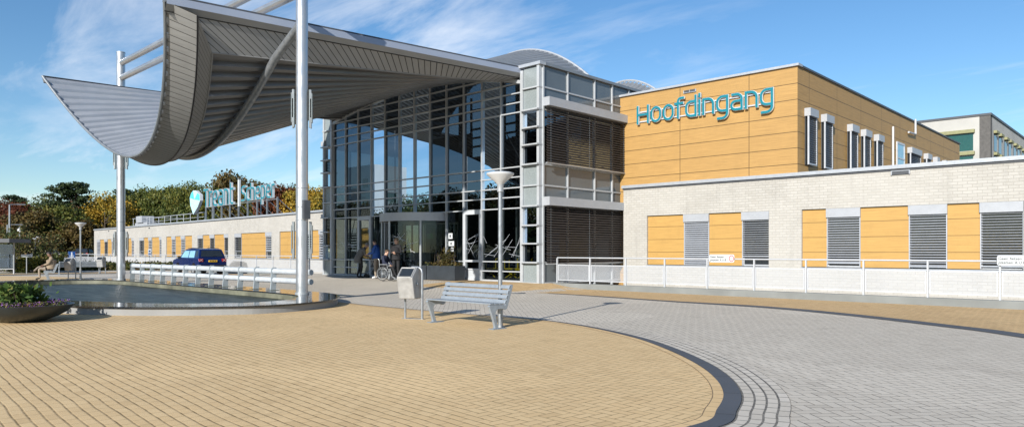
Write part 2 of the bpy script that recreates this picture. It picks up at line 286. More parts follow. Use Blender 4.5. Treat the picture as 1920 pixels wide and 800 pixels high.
# ------------------------------------------------------------------ mesh helpers
class MB:
    def __init__(s): s.v = []; s.f = []; s.uv = {}; s.mi = {}
    def add(s, vs, fs, mi=0):
        b = len(s.v); s.v += [tuple(v) for v in vs]
        for f in fs:
            s.f.append(tuple(b+i for i in f))
            if mi: s.mi[len(s.f)-1] = mi
        return s
    def box(s, x0, x1, y0, y1, z0, z1, mi=0):
        if x0 > x1: x0, x1 = x1, x0
        if y0 > y1: y0, y1 = y1, y0
        if z0 > z1: z0, z1 = z1, z0
        return s.add([(x0, y0, z0), (x1, y0, z0), (x1, y1, z0), (x0, y1, z0), (x0, y0, z1), (x1, y0, z1), (x1, y1, z1), (x0, y1, z1)],
              [(0, 3, 2, 1), (4, 5, 6, 7), (0, 1, 5, 4), (1, 2, 6, 5), (2, 3, 7, 6), (3, 0, 4, 7)], mi)
    def bar(s, a, b, w, h, up=(0, 0, 1), mi=0):
        a, b = Vector(a), Vector(b); d = (b-a).normalized(); up = Vector(up)
        if abs(d.dot(up)) > .98: up = Vector((0, 1, 0))
        x = d.cross(up).normalized()*w/2; y = x.cross(d).normalized()*h/2
        vs = [a-x-y, a+x-y, a+x+y, a-x+y, b-x-y, b+x-y, b+x+y, b-x+y]
        return s.add(vs, [(0, 1, 2, 3), (7, 6, 5, 4), (0, 4, 5, 1), (1, 5, 6, 2), (2, 6, 7, 3), (3, 7, 4, 0)], mi)
    def tube(s, pts, r, n=10, closed=False, mi=0, caps=True):
        pts = [Vector(p) for p in pts]; rs = r if isinstance(r, (list, tuple)) else [r]*len(pts)
        m = len(pts); vs = []; prev = None
        for i, p in enumerate(pts):
            if closed: d = pts[(i+1) % m]-pts[i-1]
            else: d = pts[min(i+1, m-1)]-pts[max(i-1, 0)]
            d.normalize()
            if prev is None: u = d.cross(Vector((0, 0, 1)) if abs(d.z) < .95 else Vector((0, 1, 0))).normalized()
            else: u = (prev-d*prev.dot(d)).normalized()
            prev = u; w = d.cross(u)
            for k in range(n):
                a = 2*math.pi*k/n; vs.append(p+(u*math.cos(a)+w*math.sin(a))*rs[i])
        fs = []
        for i in range(m if closed else m-1):
            j = (i+1) % m
            for k in range(n): fs.append((i*n+k, i*n+(k+1) % n, j*n+(k+1) % n, j*n+k))
        if not closed and caps: fs += [tuple(reversed(range(n))), tuple(range((m-1)*n, m*n))]
        return s.add(vs, fs, mi)
    def lathe(s, prof, n=24, c=(0, 0, 0), mi=0):
        vs = []; fs = []
        for (r, z) in prof:
            for k in range(n):
                a = 2*math.pi*k/n; vs.append((c[0]+r*math.cos(a), c[1]+r*math.sin(a), c[2]+z))
        for i in range(len(prof)-1):
            for k in range(n): fs.append((i*n+k, i*n+(k+1) % n, (i+1)*n+(k+1) % n, (i+1)*n+k))
        if prof[0][0] > 1e-4: fs.append(tuple(reversed(range(n))))
        if prof[-1][0] > 1e-4: fs.append(tuple(range((len(prof)-1)*n, len(prof)*n)))
        return s.add(vs, fs, mi)
    def prism(s, poly, lo, hi, axis='z', mi=0):
        n = len(poly)
        f = {'z': lambda p, t: (p[0], p[1], t), 'x': lambda p, t: (t, p[0], p[1]), 'y': lambda p, t: (p[0], t, p[1])}[axis]
        vs = [f(p, lo) for p in poly]+[f(p, hi) for p in poly]
        return s.add(vs, [tuple(reversed(range(n))), tuple(range(n, 2*n))]+[(i, (i+1) % n, n+(i+1) % n, n+i) for i in range(n)], mi)
    def quad(s, a, b, c, d, mi=0): return s.add([a, b, c, d], [(0, 1, 2, 3)], mi)
    def grid(s, rows, mi=0):
        n = len(rows[0]); vs = [p for r in rows for p in r]
        return s.add(vs, [(i*n+k, i*n+k+1, (i+1)*n+k+1, (i+1)*n+k) for i in range(len(rows)-1) for k in range(n-1)], mi)
    def shift(s, d):
        s.v = [(a+d[0], b+d[1], c+d[2]) for a, b, c in s.v]; return s
def props(o, label=None, cat=None, group=None, kind=None):
    if label: o['label'] = label
    if cat: o['category'] = cat
    if group: o['group'] = group
    if kind: o['kind'] = kind
    return o
def build(name, mb, mat, parent=None, smooth=False, bevel=0., recalc=True):
    me = bpy.data.meshes.new(name); me.from_pydata(mb.v, [], mb.f)
    for mm in (mat if isinstance(mat, (list, tuple)) else [mat]): me.materials.append(MATS[mm] if isinstance(mm, str) else mm)
    for i, k in mb.mi.items(): me.polygons[i].material_index = k
    if recalc:
        bm = bmesh.new(); bm.from_mesh(me); bmesh.ops.recalc_face_normals(bm, faces=bm.faces); bm.to_mesh(me); bm.free()
    if smooth:
        me.shade_smooth(); me.set_sharp_from_angle(angle=R(38))
    o = bpy.data.objects.new(name, me); COL.objects.link(o)
    if parent: o.parent = parent
    if bevel:
        b = o.modifiers.new('bevel', 'BEVEL'); b.width = bevel; b.segments = 2; b.limit_method = 'ANGLE'
    return o
def thing(name, label, cat, loc=(0, 0, 0), rz=0., group=None):
    o = bpy.data.objects.new(name, None); COL.objects.link(o); o.location = loc; o.rotation_euler = (0, 0, rz); o.empty_display_size = .2
    return props(o, label, cat, group)
def dup(root, loc, rz, label, group=None, scale=None):
    r = root.copy(); COL.objects.link(r); r.location = loc; r.rotation_euler = (0, 0, rz)
    if scale: r.scale = scale
    r['label'] = label
    if group: r['group'] = group
    for ch in list(root.children):
        c = ch.copy(); COL.objects.link(c); c.parent = r
        for g in list(ch.children):
            d = g.copy(); COL.objects.link(d); d.parent = c
    return r
def wpart(name, mb, mat, root, **k):      # a part whose mesh was written in world coordinates, root not rotated
    mb.shift((-root.location.x, -root.location.y, -root.location.z)); return build(name, mb, mat, root, **k)
def sheet(name, poly, z, mat, kind='structure', ramp=False, thick=0.):
    """a flat ground sheet; where the paving ramps up it follows gz"""
    bm = bmesh.new(); vs = [bm.verts.new((x, y, 0)) for x, y in poly]; bm.faces.new(vs)
    bmesh.ops.triangulate(bm, faces=bm.faces)
    if ramp:
        for ax, a, b, st in ((0, -43.5, -16.5, .9), (1, 15.2, 21.8, .55)):
            t = a
            while t <= b:
                co = (t, 0, 0) if ax == 0 else (0, t, 0); no = (1, 0, 0) if ax == 0 else (0, 1, 0)
                bmesh.ops.bisect_plane(bm, geom=bm.verts[:]+bm.edges[:]+bm.faces[:], plane_co=co, plane_no=no, dist=1e-5); t += st
    for v in bm.verts: v.co.z = z+(gz(v.co.x, v.co.y) if ramp else 0)
    bmesh.ops.recalc_face_normals(bm, faces=bm.faces)
    for f in bm.faces:
        if f.normal.z < 0: f.normal_flip()
    me = bpy.data.meshes.new(name); bm.to_mesh(me); bm.free(); me.materials.append(MATS[mat])
    o = bpy.data.objects.new(name, me); COL.objects.link(o); return props(o, kind=kind)
def spline(pts, n=8, closed=False):
    out = []; m = len(pts)
    for i in range(m if closed else m-1):
        g = lambda k: pts[k % m] if closed else pts[max(0, min(m-1, k))]
        a, b, c, d = g(i-1), g(i), g(i+1), g(i+2)
        for k in range(n):
            t = k/n; out.append(tuple(.5*(2*b[q]+(c[q]-a[q])*t+(2*a[q]-5*b[q]+4*c[q]-d[q])*t*t+(3*b[q]-a[q]-3*c[q]+d[q])*t**3) for q in range(2)))
    if not closed: out.append(tuple(pts[-1]))
    return out
def offset(pts, d, closed=False):
    out = []; m = len(pts)
    for i in range(m):
        a = Vector(pts[i-1] if (closed or i > 0) else pts[i]); b = Vector(pts[(i+1) % m] if (closed or i < m-1) else pts[i])
        t = (b-a).normalized(); out.append((pts[i][0]-t.y*d, pts[i][1]+t.x*d))
    return out
def strip(name, a, b, z, mat, ramp=False, h=0.):
    """band between two matching curves, UV along/across in metres; h>0 gives it sides"""
    me = bpy.data.meshes.new(name); n = len(a); vs = []; fs = []; L = [0.]
    for i in range(1, n): L.append(L[-1]+math.dist(a[i], a[i-1]))
    for i in range(n):
        for p in (a[i], b[i]): vs.append((p[0], p[1], z+(gz(*p) if ramp else 0)))
    if h:
        for i in range(n):
            for p in (a[i], b[i]): vs.append((p[0], p[1], z-h))
    fs = [(2*i, 2*i+2, 2*i+3, 2*i+1) for i in range(n-1)]
    if h:
        o = 2*n
        for i in range(n-1):
            fs.append((2*i, o+2*i, o+2*i+2, 2*i+2)); fs.append((2*i+1, 2*i+3, o+2*i+3, o+2*i+1))
    me.from_pydata(vs, [], fs); me.materials.append(MATS[mat]); uv = me.uv_layers.new()
    for p in me.polygons:
        for li in p.loop_indices:
            vi = me.loops[li].vertex_index; i = (vi % (2*n))//2; s = vi % 2
            uv.data[li].uv = (L[i], s*math.dist(a[i], b[i])+ (0.0 if vi < 2*n else .1))
    o = bpy.data.objects.new(name, me); COL.objects.link(o); return props(o, kind='structure')
# ------------------------------------------------------------------ ground
sheet('terrain', [(-900, -900), (900, -900), (900, 1200), (-900, 1200)], -.16, 'terrain')
sheet('parking_ground', [(-150, -80), (60, -80), (60, 150), (-150, 150)], -.10, 'asphalt')
VK = 21.75      # front of the kerb that carries the railing
road_poly = [(-150, -14), (40, -14), (40, VK), (-18.35, VK), (-18.35, 21.24), (-34.4, 21.24), (-34.4, 22.05), (-150, 22.05)]
sheet('road', road_poly, 0., 'road_pavers', ramp=True)
arc_px = [(655, 568), (700, 573), (870, 588), (1000, 598), (1100, 611), (1200, 632), (1270, 655), (1330, 682), (1370, 710), (1390, 740), (1382, 770), (1352, 800)]
arc = [P(*p) for p in arc_px]+[(-3.05, 4.3), (-3.9, 2.7), (-5.6, 1.0), (-8.5, -.8), (-13, -2.2), (-20, -3), (-30, -3.4), (-45, -3.6)]
arc = spline(arc, 8)
arc_w = []
L = 0.
kin = []
for i, p in enumerate(arc):
    if i: L += math.dist(p, arc[i-1])
    arc_w.append(.06+.115*smooth(5., 14., L))
for i, p in enumerate(arc):
    a = Vector(arc[max(0, i-1)]); b = Vector(arc[min(len(arc)-1, i+1)]); t = (b-a).normalized(); kin.append((p[0]+t.y*arc_w[i], p[1]-t.x*arc_w[i]))
kin2 = offset(kin, -.115); 
plaza_poly = list(kin)+[(-60, -3.6), (-60, 9.5), P(0, 517), P(90, 518), P(150, 520.5), (-38, 11.6), (-19.2, 11.6)]
sheet('plaza', plaza_poly, .004, 'plaza_pavers')
strip('border_course', kin, kin2, .008, 'border_beige')
strip('kerb', arc, kin, .012, 'kerb_stone')
g0 = offset(arc, .004); g1 = offset(arc, .452)
i0 = 34
strip('gutter_courses', g1[i0:], g0[i0:], .006, 'border_grey')
# far pavement with its dark kerb
up = spline([(-24.4, 20.2), (-21.9, 19.75), P(900, 541.5, .1), P(965, 545, .05), P(1060, 551), P(1260, 564), P(1439, 574.4), P(1604, 589), P(1796, 610.5), P(1920, 626), (.3, 12.9), (2.6, 9.5)], 8)
pav = list(up)+[(3.6, 9.5), (3.6, VK), (-18.35, VK), (-18.35, 21.2), (-24.4, 21.2)]
sheet('pavement', pav, .004, 'pavement_pavers', ramp=True)
k0 = 30
kw = [.16+.30*smooth(0, 20, i-k0) for i in range(len(up))]
upk = up[k0:]; lo = []
for i in range(len(upk)):
    a = Vector(upk[max(0, i-1)]); b = Vector(upk[min(len(upk)-1, i+1)]); t = (b-a).normalized(); w = kw[i+k0]; lo.append((upk[i][0]+t.y*w, upk[i][1]-t.x*w))
strip('kerb', upk, lo, .010, 'kerb_stone', ramp=True)
# beige pavement across the far road and behind the barrier
sheet('pavement', [P(-40, 513.5), P(120, 510.5), P(235, 509), P(235, 512), P(120, 513), P(-40, 516.2)], .004, 'pavement_pavers')
sheet('kerb', [P(-40, 516.2), P(120, 513), P(235, 512), P(235, 512.6), P(120, 513.8), P(-40, 517)], .03, 'kerb_grey')
sheet('pavement', [P(300, 511), P(424, 513), P(530, 515.5), P(560, 521), P(480, 519), P(400, 515.5), P(300, 513)], .006, 'pavement_pavers', ramp=True)
sheet('pavement', [P(770, 532.3, .16), P(850, 527, .2), P(872, 527, .2), P(905, 541, .1), P(800, 534.5, .15)], .0065, 'pavement_pavers', ramp=True)
# manhole lids in the road
for x, y, r_ in ((1000, 547.5, .33),):
    u, v = P(x, y); m = MB().lathe([(.0, .0), (r_, .0), (r_, -.01)], 20); o = build('manhole_cover', m, 'kerb_dark'); o.location = (u, v-.9, .013); props(o, 'round dark manhole cover lying flush in the grey road near the lamp post', 'manhole cover')
# ------------------------------------------------------------------ entrance hall
VF = 21.3; UC = -26.4; HW = 6.9; UR = -18.45; UL = -34.15
def arch(u): return 9.09-.017*(u-UC)**2
hall = thing('entrance_hall', 'tall glass entrance hall with arched curtain wall and silver frames behind the canopy', 'building', (UC, VF, 0))
def hp(name, mb, mat, **k): return wpart(name, mb, mat, hall, **k)
FZ = .2
mx_ = [on_v(x, VF) for x in (627, 646, 670, 694, 721, 748, 777, 807, 839, 872, 907, 945, 979)]
UA, UB = mx_[0], mx_[-1]
mull = [UA+(UB-UA)*i/12 for i in range(13)]
trans = [.63, 1.03, 3.23, 3.68, 4.07, 4.50, 4.91, 7.13, 7.53, 7.92, 8.32, 8.72]
DR = 2.0; DC = (-26.2, 21.6)      # revolving door drum
def indoor(u): return abs(u-DC[0]) < 1.95
for i, u in enumerate(mull):
    z0 = 3.23 if indoor(u) else FZ
    hp('mullion', MB().box(u-.028, u+.028, VF-.09, VF+.10, z0, arch(u)+.05), 'alu_frame')
for z in trans:
    h = math.sqrt(max(0, (9.09-z)/.017)); a, b = max(UA, UC-h), min(UB, UC+h)
    if b-a < 1: continue
    spans = [(a, b)] if z > 3 else [(a, mull[2]), (mull[3]+.0, DC[0]-1.95), (DC[0]+1.95, mull[9]), (mull[10], b)]
    for s0, s1 in spans:
        if s1-s0 > .2: hp('transom', MB().box(s0, s1, VF-.075, VF+.085, z-.024, z+.024), 'alu_frame')
for s0, s1 in ((UA, DC[0]-1.95), (DC[0]+1.95, UB)): hp('base_rail', MB().box(s0, s1, VF-.08, VF+.08, FZ-.04, FZ+.07), 'alu_frame')
m = MB(); n = 40
for i in range(n):
    u0 = UA-.1+(UB-UA+.2)*i/n; u1 = UA-.1+(UB-UA+.2)*(i+1)/n
    for (ya, yb) in ((VF-.12, VF+.12),):
        m.add([(u0, ya, arch(u0)-.02), (u1, ya, arch(u1)-.02), (u1, yb, arch(u1)-.02), (u0, yb, arch(u0)-.02), (u0, ya, arch(u0)+.12), (u1, ya, arch(u1)+.12), (u1, yb, arch(u1)+.12), (u0, yb, arch(u0)+.12)],
              [(0, 3, 2, 1), (4, 5, 6, 7), (0, 1, 5, 4), (2, 3, 7, 6)])
hp('arch_beam', m, 'alu_frame')
for i in range(12):
    u0, u1 = mull[i]+.032, mull[i+1]-.032; um = (u0+u1)/2
    zb = 3.26 if indoor(u0-.05) or indoor(u1+.05) else FZ+.07
    if i in (2, 9): zb = 3.26
    hp('glass_pane', MB().quad((u0, VF, 3.26), (u1, VF, 3.26), (u1, VF, arch(u1)-.01), (u0, VF, arch(u0)-.01)), 'curtain_glass')
    if zb < 1: hp('glass_pane', MB().quad((u0, VF, zb), (u1, VF, zb), (u1, VF, 3.2), (u0, VF, 3.2)), 'ground_glass')
# hinged doors
def hinged(i, lower):
    a, b = mull[i]+.034, mull[i+1]-.034
    d = hp('door', MB().box(a, a+.11, VF-.10, VF+.05, FZ+.01, 3.2).box(b-.11, b, VF-.10, VF+.05, FZ+.01, 3.2).box(a+.11, b-.11, VF-.10, VF+.05, 3.06, 3.2)
         .box(a+.11, b-.11, VF-.10, VF+.05, 1.0, 1.09).box(a+.11, b-.11, VF-.10, VF+.05, FZ+.01, .32), 'white_metal' if lower else 'alu_frame')
    if lower:
        hp('door_panel', MB().box(a+.11, b-.11, VF-.07, VF+.03, .32, .66).box(a+.11, b-.11, VF-.10, VF+.05, .66, .72), 'white_metal')
        hp('glass_pane', MB().quad((a+.11, VF-.02, .72), (b-.11, VF-.02, .72), (b-.11, VF-.02, 1.0), (a+.11, VF-.02, 1.0)), 'door_glass')
        hp('door_handle', MB().tube([(b-.05, VF-.16, 1.0), (b-.05, VF-.16, 1.5)], .016, 8).box(b-.06, b-.04, VF-.16, VF-.1, 1.1, 1.12).box(b-.06, b-.04, VF-.16, VF-.1, 1.4, 1.42), 'alu')
        for zz_ in (.42, 1.5, 2.9): hp('hinge', MB().tube([(b-.02, VF-.12, zz_), (b-.02, VF-.12, zz_+.16)], .022, 8), 'alu_dark')
    else:
        hp('glass_pane', MB().quad((a+.11, VF-.02, .32), (b-.11, VF-.02, .32), (b-.11, VF-.02, 1.0), (a+.11, VF-.02, 1.0)), 'door_glass')
    hp('glass_pane', MB().quad((a+.11, VF-.02, 1.09), (b-.11, VF-.02, 1.09), (b-.11, VF-.02, 3.06), (a+.11, VF-.02, 3.06)), 'door_glass')
hinged(9, True); hinged(2, False)
for q_ in (2, 9): hp('transom', MB().box(mull[q_], mull[q_+1], VF-.1, VF+.1, 3.2, 3.26), 'alu_frame')
# revolving door
def ring(r0, r1, z0, z1, a0, a1, n=30):
    m = MB(); P_ = lambda r, a, z: (DC[0]+r*math.cos(a), DC[1]+r*math.sin(a), z)
    for i in range(n):
        a, b = a0+(a1-a0)*i/n, a0+(a1-a0)*(i+1)/n
        m.add([P_(r1, a, z0), P_(r1, b, z0), P_(r0, b, z0), P_(r0, a, z0), P_(r1, a, z1), P_(r1, b, z1), P_(r0, b, z1), P_(r0, a, z1)], [(0, 3, 2, 1), (4, 5, 6, 7), (0, 1, 5, 4), (2, 3, 7, 6)])
    return m
rd = hp('revolving_door', ring(1.75, DR, 2.84, 3.215, math.pi+.02, 2*math.pi-.02).box(DC[0]-1.95, DC[0]+1.95, VF-.1, VF+.1, 3.22, 3.26), 'box_grey')
def rdp(name, mb, mat): 
    mb.shift((-UC, -VF, 0)); return build(name, mb, mat, rd)
m = MB(); 
for i in range(24):
    a, b = math.pi*1.+math.pi*i/24, math.pi+math.pi*(i+1)/24
    m.add([(DC[0], DC[1], 3.18), (DC[0]+1.75*math.cos(a), DC[1]+1.75*math.sin(a), 3.18), (DC[0]+1.75*math.cos(b), DC[1]+1.75*math.sin(b), 3.18)], [(0, 1, 2)])
rdp('door_ceiling', m, 'alu_dark')
for a in (R(183), R(222), R(270), R(318), R(357)):
    rdp('door_post', MB().tube([(DC[0]+1.93*math.cos(a), DC[1]+1.93*math.sin(a), FZ), (DC[0]+1.93*math.cos(a), DC[1]+1.93*math.sin(a), 2.84)], .05, 8), 'alu')
for a0, a1 in ((R(318), R(357)), (R(270), R(318)), (R(183), R(200))):
    m = MB(); rows = [[(DC[0]+1.93*math.cos(a0+(a1-a0)*k/6), DC[1]+1.93*math.sin(a0+(a1-a0)*k/6), z) for k in range(7)] for z in (FZ+.1, 2.84)]
    rdp('curved_glass', m.grid(rows), 'ground_glass')
    rdp('foot_rail', ring(1.9, 1.96, FZ, FZ+.1, a0, a1, 6), 'alu')
for a in (R(25), R(145), R(265)):
    c_, s_ = math.cos(a), math.sin(a); m = MB()
    p_ = lambda r, z: (DC[0]+r*c_, DC[1]+r*s_, z)
    m.bar(p_(.08, 2.78), p_(1.85, 2.78), .05, .1).bar(p_(.08, FZ+.08), p_(1.85, FZ+.08), .05, .12).bar(p_(1.82, FZ+.14), p_(1.82, 2.73), .05, .05).bar(p_(.1, FZ+.14), p_(.1, 2.73), .05, .05)
    rdp('door_wing', m, 'alu'); rdp('wing_glass', MB().quad(p_(.13, FZ+.14), p_(1.8, FZ+.14), p_(1.8, 2.73), p_(.13, 2.73)), 'door_glass')
# criss-cross white film lines on the glass
random.seed(5)
def sticks(name, u0, u1, z0, z1, n, fn, parent=None):
    m = MB()
    for k in range(n):
        a = random.uniform(u0, u1); b = min(u1, max(u0, a+random.uniform(-.85, .85)*min(1.2, u1-u0))); za, zb = random.uniform(z0, z1), random.uniform(z0, z1)
        w = .006; d = Vector((b-a, zb-za)); 
        if d.length < .3: continue
        d.normalize(); nx_, nz_ = -d.y*w, d.x*w; e = k*.0003
        m.add([fn(a-nx_, za-nz_, e), fn(b-nx_, zb-nz_, e), fn(b+nx_, zb+nz_, e), fn(a+nx_, za+nz_, e)], [(0, 1, 2, 3)])
    return m
hp('film_lines', sticks('f', mull[8]+1.2, mull[10]-.1, 1.2, 2.3, 14, lambda u, z, e: (u, VF-.03-e, z)), 'slat_light')
hp('film_lines', sticks('f', mull[10]+.05, mull[12]-.05, 1.2, 2.2, 14, lambda u, z, e: (u, VF-.012-e, z)), 'slat_light')
hp('film_lines', sticks('f', mull[0]+.05, mull[3]-.05, 1.2, 2.0, 22, lambda u, z, e: (u, VF-.012-e, z)), 'slat_light')
rdp('film_lines', sticks('f', 0, 1.55, 1.3, 2.3, 26, lambda u, z, e: (DC[0]+1.97*math.cos(R(271)+u*.5+e), DC[1]+1.97*math.sin(R(271)+u*.5), z)), 'sign_white')
# notices stuck beside the door
nu = on_v(848, VF)
for w_, z0, z1, du in ((.26, 2.02, 2.27, 0), (.36, 1.70, 1.92, .06), (.16, 1.46, 1.64, .12)):
    s_ = hp('notice', MB().box(nu-w_/2+du, nu+w_/2+du, VF-.115, VF-.10, z0, z1), 'sign_white')
    mk = MB().box(nu+du-.05, nu+du+.03, VF-.118, VF-.1155, (z0+z1)/2-.06, (z0+z1)/2+.06); mk.shift((-UC, -VF, 0)); build('notice_mark', mk, 'ink', s_)
# side piers (front) and side walls
pz = [FZ, 1.02, 1.77, 2.50, 3.27, 4.09, 4.93, 5.71, 6.39, 7.10, 7.99, 8.85]
solid = {0, 4, 5, 9, 10}
for (a, b, sgn_) in ((UB+.06, UR, 1), (UL, UA-.06, -1)):
    hp('corner_post', MB().box(a-.03 if sgn_ > 0 else b-.12, a+.12 if sgn_ > 0 else b+.03, VF-.16, VF+.10, FZ-.1, 8.75), 'alu_frame')
    hp('corner_post', MB().box((b-.13) if sgn_ > 0 else a, b if sgn_ > 0 else a+.13, VF-.16, VF+.02, FZ-.1, 8.95), 'alu_frame')
    for k in range(len(pz)-1):
        x0, x1 = (a+.12, b-.13) if sgn_ > 0 else (a+.13, b-.12)
        if k in solid: hp('grey_panel', MB().box(x0, x1, VF-.08, VF+.02, pz[k]+.03, pz[k+1]-.03), 'grey_panel')
        else: hp('glass_pane', MB().quad((x0, VF-.03, pz[k]+.03), (x1, VF-.03, pz[k]+.03), (x1, VF-.03, pz[k+1]-.03), (x0, VF-.03, pz[k+1]-.03)), 'side_glass')
        pr = .30 if k in (1, 2, 3, 4, 6, 7, 8, 9) else .19
        hp('fin', MB().box(a+.10 if sgn_ > 0 else a-.02, b+.02 if sgn_ > 0 else b-.10, VF-pr, VF+.02, pz[k]-.028, pz[k]+.028), 'alu_frame')
    hp('cap', MB().box(a-.1, b+.1, VF-.22, VF+.1, 8.85, 8.97), 'coping')
VS1 = 31.0
SV = [21.36, 22.9, 24.75, 26.05, 27.35, 28.7, VS1]      # side wall mullions
for side, US in ((1, UR), (-1, UL)):
    q = .05*side
    for v in SV: hp('side_mullion', MB().box(US-.05, US+.06 if side > 0 else US+.05, v-.035, v+.035, 0, 8.85), 'alu_frame')
    for z in (.2, 1.02, 3.27, 4.09, 4.93, 7.10, 7.99):
        hp('side_transom', MB().box(US-.04, US+.04+q*.2, SV[0], VS1, z-.03, z+.03), 'alu_frame')
    for k in range(len(SV)-1):
        a, b = SV[k]+.035, SV[k+1]-.035
        for (z0, z1, mt) in ((.23, .99, 'spandrel'), (1.05, 3.24, 'side_glass'), (3.3, 4.06, 'spandrel'), (4.12, 4.90, 'spandrel'), (4.96, 7.07, 'side_glass'), (7.13, 7.96, 'spandrel'), (8.02, 8.84, 'spandrel')):
            if side < 0 and z0 < 5 : mt = 'door_glass'
            pass
            hp('grey_panel' if mt == 'spandrel' else 'glass_pane', MB().quad((US, a, z0), (US, b, z0), (US, b, z1), (US, a, z1)), mt)
    hp('cap', MB().box(US-.12, US+.12, VF+.1, VS1, 8.851, 8.965), 'alu_dark')
# sun screens on the right flank
for zt, zb in ((7.55, 4.98), (3.62, .98)):
    s0, s1 = VF-.02, 26.95
    bx = hp('louvre_box', MB().box(UR+.10, UR+.42, s0, s1, zt-.34, zt), 'box_grey')
    m = MB(); z = zt-.40
    while z > zb:
        m.bar((UR+.24, s0+.05, z), (UR+.24, s1-.05, z), .095, .006, up=(1, 0, .9)); z -= .10
    m.shift((-UC, -VF, 0)); build('louvre_slats', m, 'slat_brown', bx)
    m = MB()
    for v in (s0+.3, (s0+s1)/2, s1-.3): m.tube([(UR+.24, v, zt-.34), (UR+.24, v, zb)], .008, 5)
    m.box(UR+.19, UR+.29, s0+.03, s1-.03, zb-.04, zb); m.shift((-UC, -VF, 0)); build('guide_wire', m, 'alu', bx)
# left flank fins sticking out
m = MB(); z = 1.1
while z < 8.0:
    if not 3.3 < z < 4.9: m.box(UL-.36, UL-.08, VF+.05, VF+.5, z-.01, z+.01)
    z += .16
hp('louvre_slats', m, 'slat_light')
hp('louvre_box', MB().box(UL-.42, UL-.08, VF-.02, VF+1.5, 7.25, 7.5), 'box_grey'); hp('louvre_box', MB().box(UL-.42, UL-.08, VF-.02, VF+1.5, 3.3, 3.5), 'box_grey')
# inside
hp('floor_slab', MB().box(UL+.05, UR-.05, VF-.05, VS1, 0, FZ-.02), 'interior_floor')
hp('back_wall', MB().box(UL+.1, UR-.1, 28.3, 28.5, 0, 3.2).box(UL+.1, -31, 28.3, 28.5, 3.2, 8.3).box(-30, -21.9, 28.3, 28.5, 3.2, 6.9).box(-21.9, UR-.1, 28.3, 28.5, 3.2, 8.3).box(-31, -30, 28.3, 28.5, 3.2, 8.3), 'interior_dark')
for k in range(10):
    u = -30+k*.9; hp('clerestory_bar', MB().box(u-.04, u+.04, 28.33, 28.45, 6.9, 11.6-abs(u-UC)*.35), 'dark_frame')
for z in (7.5, 8.0, 8.5, 9.0, 9.6): hp('clerestory_bar', MB().box(-30, -21.9, 28.33, 28.45, z-.05, z+.05), 'dark_frame')
for u in (-31.6, -27.9, -24.9, -21.2):
    hp('inner_column', MB().tube([(u, 22.9, FZ), (u, 22.9, arch(u)+.1)], .13, 12), 'alu_dark')
hp('reception_desk', MB().box(-33, -30.4, 26.6, 27.4, FZ, 1.3).box(-33.1, -30.3, 26.5, 27.5, 1.3, 1.36), 'interior_tan')
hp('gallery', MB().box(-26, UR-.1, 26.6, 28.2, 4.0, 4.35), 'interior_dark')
for a, b, zb_, zt_ in ((-20.3, -19.2, 1.0, 4.9), (-19.9, -21.4, 4.95, 7.1), (-33.1, -32.2, .7, 3.2)): hp('brace_rod', MB().tube([(a, 21.9, zb_), (b, 21.9, zt_)], .02, 6), 'white_metal')
hp('exit_sign', MB().box(-32.2, -31.7, 26.9, 26.95, 2.2, 2.5), 'green_sign')
# yellow trolleys parked inside behind the glass
def trolley(u, v, label, rz):
    t = thing('hospital_trolley', label, 'trolley', (u, v, FZ-.02), rz, 'yellow trolleys behind the entrance glass')
    build('frame', MB().tube([(-.3, -.25, .12), (.3, -.25, .5), (.3, -.25, .95)], .022, 6).tube([(-.3, .25, .12), (.3, .25, .5), (.3, .25, .95)], .022, 6).tube([(.3, -.25, .12), (-.3, -.25, .5), (-.3, -.25, .9)], .022, 6).tube([(.3, .25, .12), (-.3, .25, .5), (-.3, .25, .9)], .022, 6), 'yellow_paint', t)
    build('seat', MB().box(-.28, .28, -.24, .24, .5, .55), 'yellow_paint', t); build('handle', MB().tube([(.3, -.25, .95), (.36, 0, 1.0), (.3, .25, .95)], .02, 6), 'yellow_paint', t)
    for x in (-.3, .3):
        for y in (-.25, .25): build('wheel', MB().tube([(x, y-.02, .08), (x, y+.02, .08)], .08, 12), 'rubber', t)
for k, (x, lb) in enumerate(((928, 'yellow steel trolley behind the glass just right of the hinged door'), (958, 'yellow steel trolley behind the glass left of the corner pier'), (975, 'yellow steel trolley nearest the corner pier of the glass hall'))):
    trolley(on_v(x, 22.4), 22.4+.15*k, lb, R(20*k))
# ------------------------------------------------------------------ wave roof: canopy and hall roof are one ruled surface
def lip(t):
    d = 6.15*t; z = 4.72+.0945*d*d; return Vector((UC+d, 8.97-.37*(z-4.72), z))
def fac(t):
    d = HW*t; return Vector((UC+d, VF, arch(UC+d)+.46))
def S(t, w): return lip(t).lerp(fac(t), w)
def Nn(t, w):
    e = .01; n_ = (S(t+e, w)-S(t-e, w)).cross(S(t, w+e)-S(t, w-e)).normalized(); return n_ if n_.z > 0 else -n_
def B(t, w, th=.44): return S(t, w)-Nn(t, w)*th
canopy = thing('entrance_canopy', 'large sagging ribbed metal canopy with tiled soffit border held by two tall steel posts', 'canopy', (UC, 11, 0))
def cp(name, mb, mat, **k): return wpart(name, mb, mat, canopy, **k)
NR = 40
def rib_t(k, j): return -1+2*(k+(0, .18, .5, .68)[j])/NR
ts = [rib_t(k, j) for k in range(NR) for j in range(4)]+[1.]
am = [.0, .075, .075, .0]*NR+[0.]
WS = [i/10 for i in range(11)]
m = MB().grid([[tuple(S(t, w)+Nn(t, w)*(a+.0)) for t, a in zip(ts, am)] for w in WS]); cp('top_sheet', m, 'canopy_top', recalc=False)
